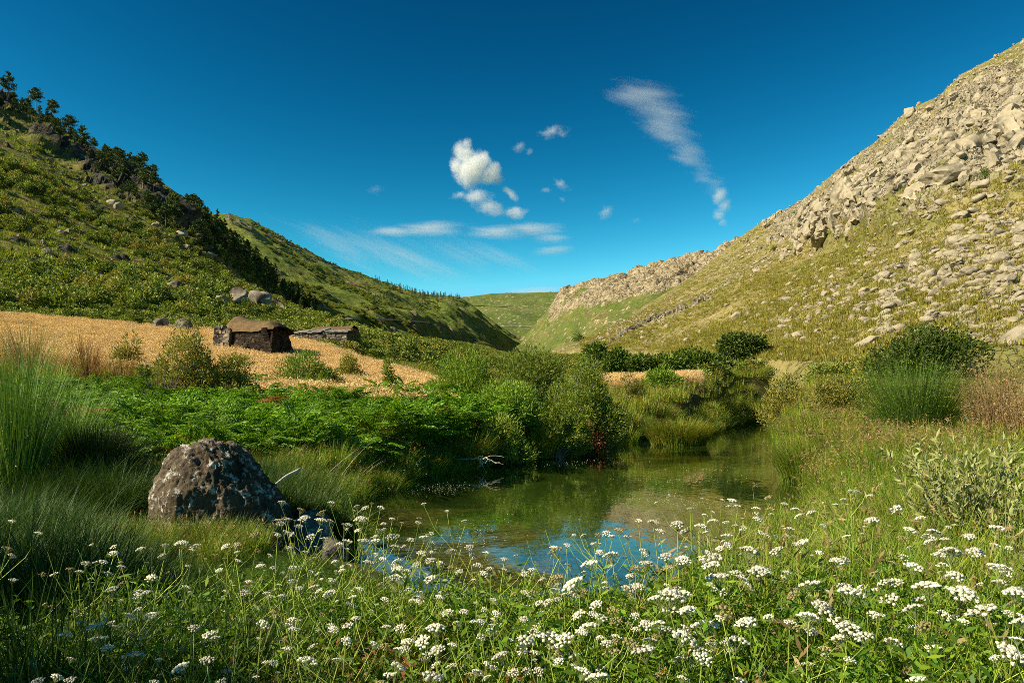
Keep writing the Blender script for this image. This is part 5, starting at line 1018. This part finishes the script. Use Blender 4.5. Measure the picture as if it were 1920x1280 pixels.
# ------------------------------------------------------------------ clouds: real volumes far beyond the hills
def cloud_mat(name, blobs, k, c0, dens, scale, stretch, nz, soft, rot, edge):
    """density: soft falloff from the cores of the cloud, torn by noise"""
    m = bpy.data.materials.new(name); m.use_nodes = True; nt = m.node_tree; nt.nodes.remove(nt.nodes['Principled BSDF']); out = nt.nodes['Material Output']
    tc = nt.nodes.new('ShaderNodeTexCoord').outputs['Object']; mp = nt.nodes.new('ShaderNodeMapping'); mp.vector_type = 'TEXTURE'; mp.inputs['Rotation'].default_value = (0, rot, 0); nt.links.new(tc, mp.inputs[0])
    f = noise(nt, scale, 6, .62, mp.outputs[0], stretch); best = None
    for (px, py, rx, ry, dp, tl) in blobs:
        b_ = nt.nodes.new('ShaderNodeMapping'); b_.vector_type = 'TEXTURE'; b_.inputs['Location'].default_value = at(px, py, CY) - c0; b_.inputs['Rotation'].default_value = (0, tl, 0); b_.inputs['Scale'].default_value = (rx * k, max(rx, ry) * k * dp, ry * k); nt.links.new(tc, b_.inputs[0])
        ln = nt.nodes.new('ShaderNodeVectorMath'); ln.operation = 'LENGTH'; nt.links.new(b_.outputs[0], ln.inputs[0]); best = ln.outputs['Value'] if best is None else math_(nt, 'SMOOTH_MIN', best, ln.outputs['Value']) if False else math_(nt, 'MINIMUM', best, ln.outputs['Value'])
    g = math_(nt, 'ADD', math_(nt, 'SUBTRACT', edge, best), math_(nt, 'MULTIPLY', math_(nt, 'SUBTRACT', f, .5), nz))
    d = N(nt, 'ShaderNodeMapRange', clamp=True); d.interpolation_type = 'SMOOTHSTEP'; d.inputs['From Min'].default_value = 0; d.inputs['From Max'].default_value = soft; d.inputs['To Max'].default_value = dens; nt.links.new(g, d.inputs['Value'])
    v = nt.nodes.new('ShaderNodeVolumePrincipled'); v.inputs['Color'].default_value = (1, .99, .97, 1); v.inputs['Anisotropy'].default_value = .15; nt.links.new(d.outputs[0], v.inputs['Density']); nt.links.new(v.outputs[0], out.inputs['Volume'])
    return m
CY = 4200.0
def cloud(name, blobs, label, dens=.02, scale=.008, stretch=(1, 1, 1), nz=2.2, soft=.8, rot=0.0, edge=.95, grow=1.35):
    """blobs: px, py, rx px, ry px, depth ratio, tilt"""
    import bmesh
    k = CY / F; bm = bmesh.new(); c0 = at(blobs[0][0], blobs[0][1], CY); mat = cloud_mat(name, blobs, k, c0, dens, scale, stretch, nz, soft, rot, edge)
    for (px, py, rx, ry, dp, tl) in blobs:
        c = at(px, py, CY) - c0; bmesh.ops.create_icosphere(bm, subdivisions=3, radius=grow, matrix=Matrix.Translation(c) @ Matrix.Rotation(tl, 4, 'Y') @ Matrix.Diagonal((rx * k, max(rx, ry) * k * dp, ry * k, 1)))
    me0 = bpy.data.meshes.new('tmp'); bm.to_mesh(me0); bm.free(); o = bpy.data.objects.new('tmp', me0); COL.objects.link(o); md = o.modifiers.new('r', 'REMESH'); md.mode = 'VOXEL'; md.voxel_size = max(4.0, min(b_[3] for b_ in blobs) * k * .28)
    dg = bpy.context.evaluated_depsgraph_get(); dg.update(); me = bpy.data.meshes.new_from_object(o.evaluated_get(dg)); bpy.data.objects.remove(o); bpy.data.meshes.remove(me0)
    me.materials.clear(); me.materials.append(mat)
    return tag(ob(name, me, None, c0), label, 'cloud')
W_ = dict(dens=.014, scale=.014, nz=3.4, soft=1.2, edge=.75, stretch=(1, 1, 1.5)); C_ = dict(dens=.010, scale=.011, stretch=(.22, .5, 2.6), nz=3.0, soft=1.6, edge=1.0); F_ = dict(dens=.0019, scale=.009, stretch=(.16, .5, 3.0), nz=2.8, soft=1.5, edge=.9, rot=.42)
cloud('cumulus_cloud', [(885, 315, 40, 38, .8, 0), (870, 290, 27, 27, .8, 0), (920, 328, 27, 24, .8, 0), (877, 272, 13, 16, .8, 0), (856, 308, 18, 22, .8, 0), (905, 298, 20, 17, .8, 0)], 'bright white puffy cloud in the middle of the sky', .03, .011, (1, 1, 1), 1.7, .7)
cloud('cumulus_cloud', [(893, 368, 34, 15, .8, .25), (922, 390, 36, 16, .8, .35), (962, 398, 28, 13, .8, 0), (862, 364, 20, 8, .8, -.3), (958, 365, 24, 8, .8, .8)], 'ragged white cloud trailing below the puffy one', .016, .014, (1, 1, 1.2), 2.6, 1.0)
cloud('cloud_wisp', [(975, 274, 18, 12, .8, .2), (992, 284, 10, 12, .8, .6)], 'small wisp of cloud right of the puffy cloud', **W_)
cloud('cloud_wisp', [(1034, 246, 30, 13, .8, 0), (1052, 250, 18, 10, .8, .2)], 'small flat wisp of cloud highest in the middle', **W_)
cloud('cloud_wisp', [(1050, 345, 30, 8, .8, .5), (1020, 357, 15, 8, .8, -.2), (1056, 374, 11, 9, .8, .4)], 'slanting wisp of cloud between puffy cloud and long streak', **W_)
cloud('cloud_wisp', [(1137, 396, 21, 18, .8, 0)], 'small round faint cloud above the middle of the valley', **{**W_, 'nz': 2.4})
cloud('cloud_wisp', [(1192, 413, 17, 7, .8, .2)], 'faintest tiny wisp just right of the small round cloud', **{**W_, 'dens': .004})
cloud('cloud_wisp', [(705, 355, 24, 10, .8, .1)], 'faint wisp of cloud left of the puffy cloud', **{**W_, 'dens': .003})
cloud('streak_cloud', [(1205, 178, 62, 24, .5, .15), (1240, 212, 62, 28, .5, .35), (1255, 250, 58, 28, .5, .45), (1290, 290, 42, 26, .5, .6), (1318, 324, 30, 22, .5, .8), (1340, 348, 20, 20, .5, .9), (1348, 360, 15, 16, .5, .6)], 'long thin white streak of cloud widening upwards', .0058, .013, (.3, .6, 2.8), 2.6, 1.5, .2, 1.15)
cloud('streak_cloud', [(1350, 366, 15, 18, .6, .3), (1359, 385, 14, 16, .6, 0), (1349, 402, 15, 13, .6, -.4), (1355, 416, 9, 10, .6, 0)], 'dense white curled lower end of the long streak cloud', .017, .02, (.8, 1, 1.3), 1.7, 1.0, 0.0, 1.1)
cloud('cirrus_cloud', [(805, 429, 75, 10, .8, 0), (735, 432, 50, 7, .8, 0)], 'bright flat cirrus band at the left below the puffy cloud', **C_)
cloud('cirrus_cloud', [(930, 435, 65, 10, .8, .05), (1000, 432, 65, 13, .8, .06), (1035, 448, 45, 9, .8, .05)], 'flat cirrus band at the right below the puffy cloud', **C_)
cloud('cirrus_cloud', [(1040, 469, 42, 8, .8, 0)], 'small flat cirrus patch lowest at the right', **C_)
cloud('cirrus_cloud', [(760, 480, 170, 44, .5, .35), (900, 480, 150, 34, .5, .2), (640, 465, 130, 30, .5, .4)], 'faint slanting cirrus fibres above the left ridge', **F_)
cloud('cirrus_cloud', [(1000, 548, 70, 11, .8, 0)], 'low flat cloud just above the far hill', **{**C_, 'dens': .006})
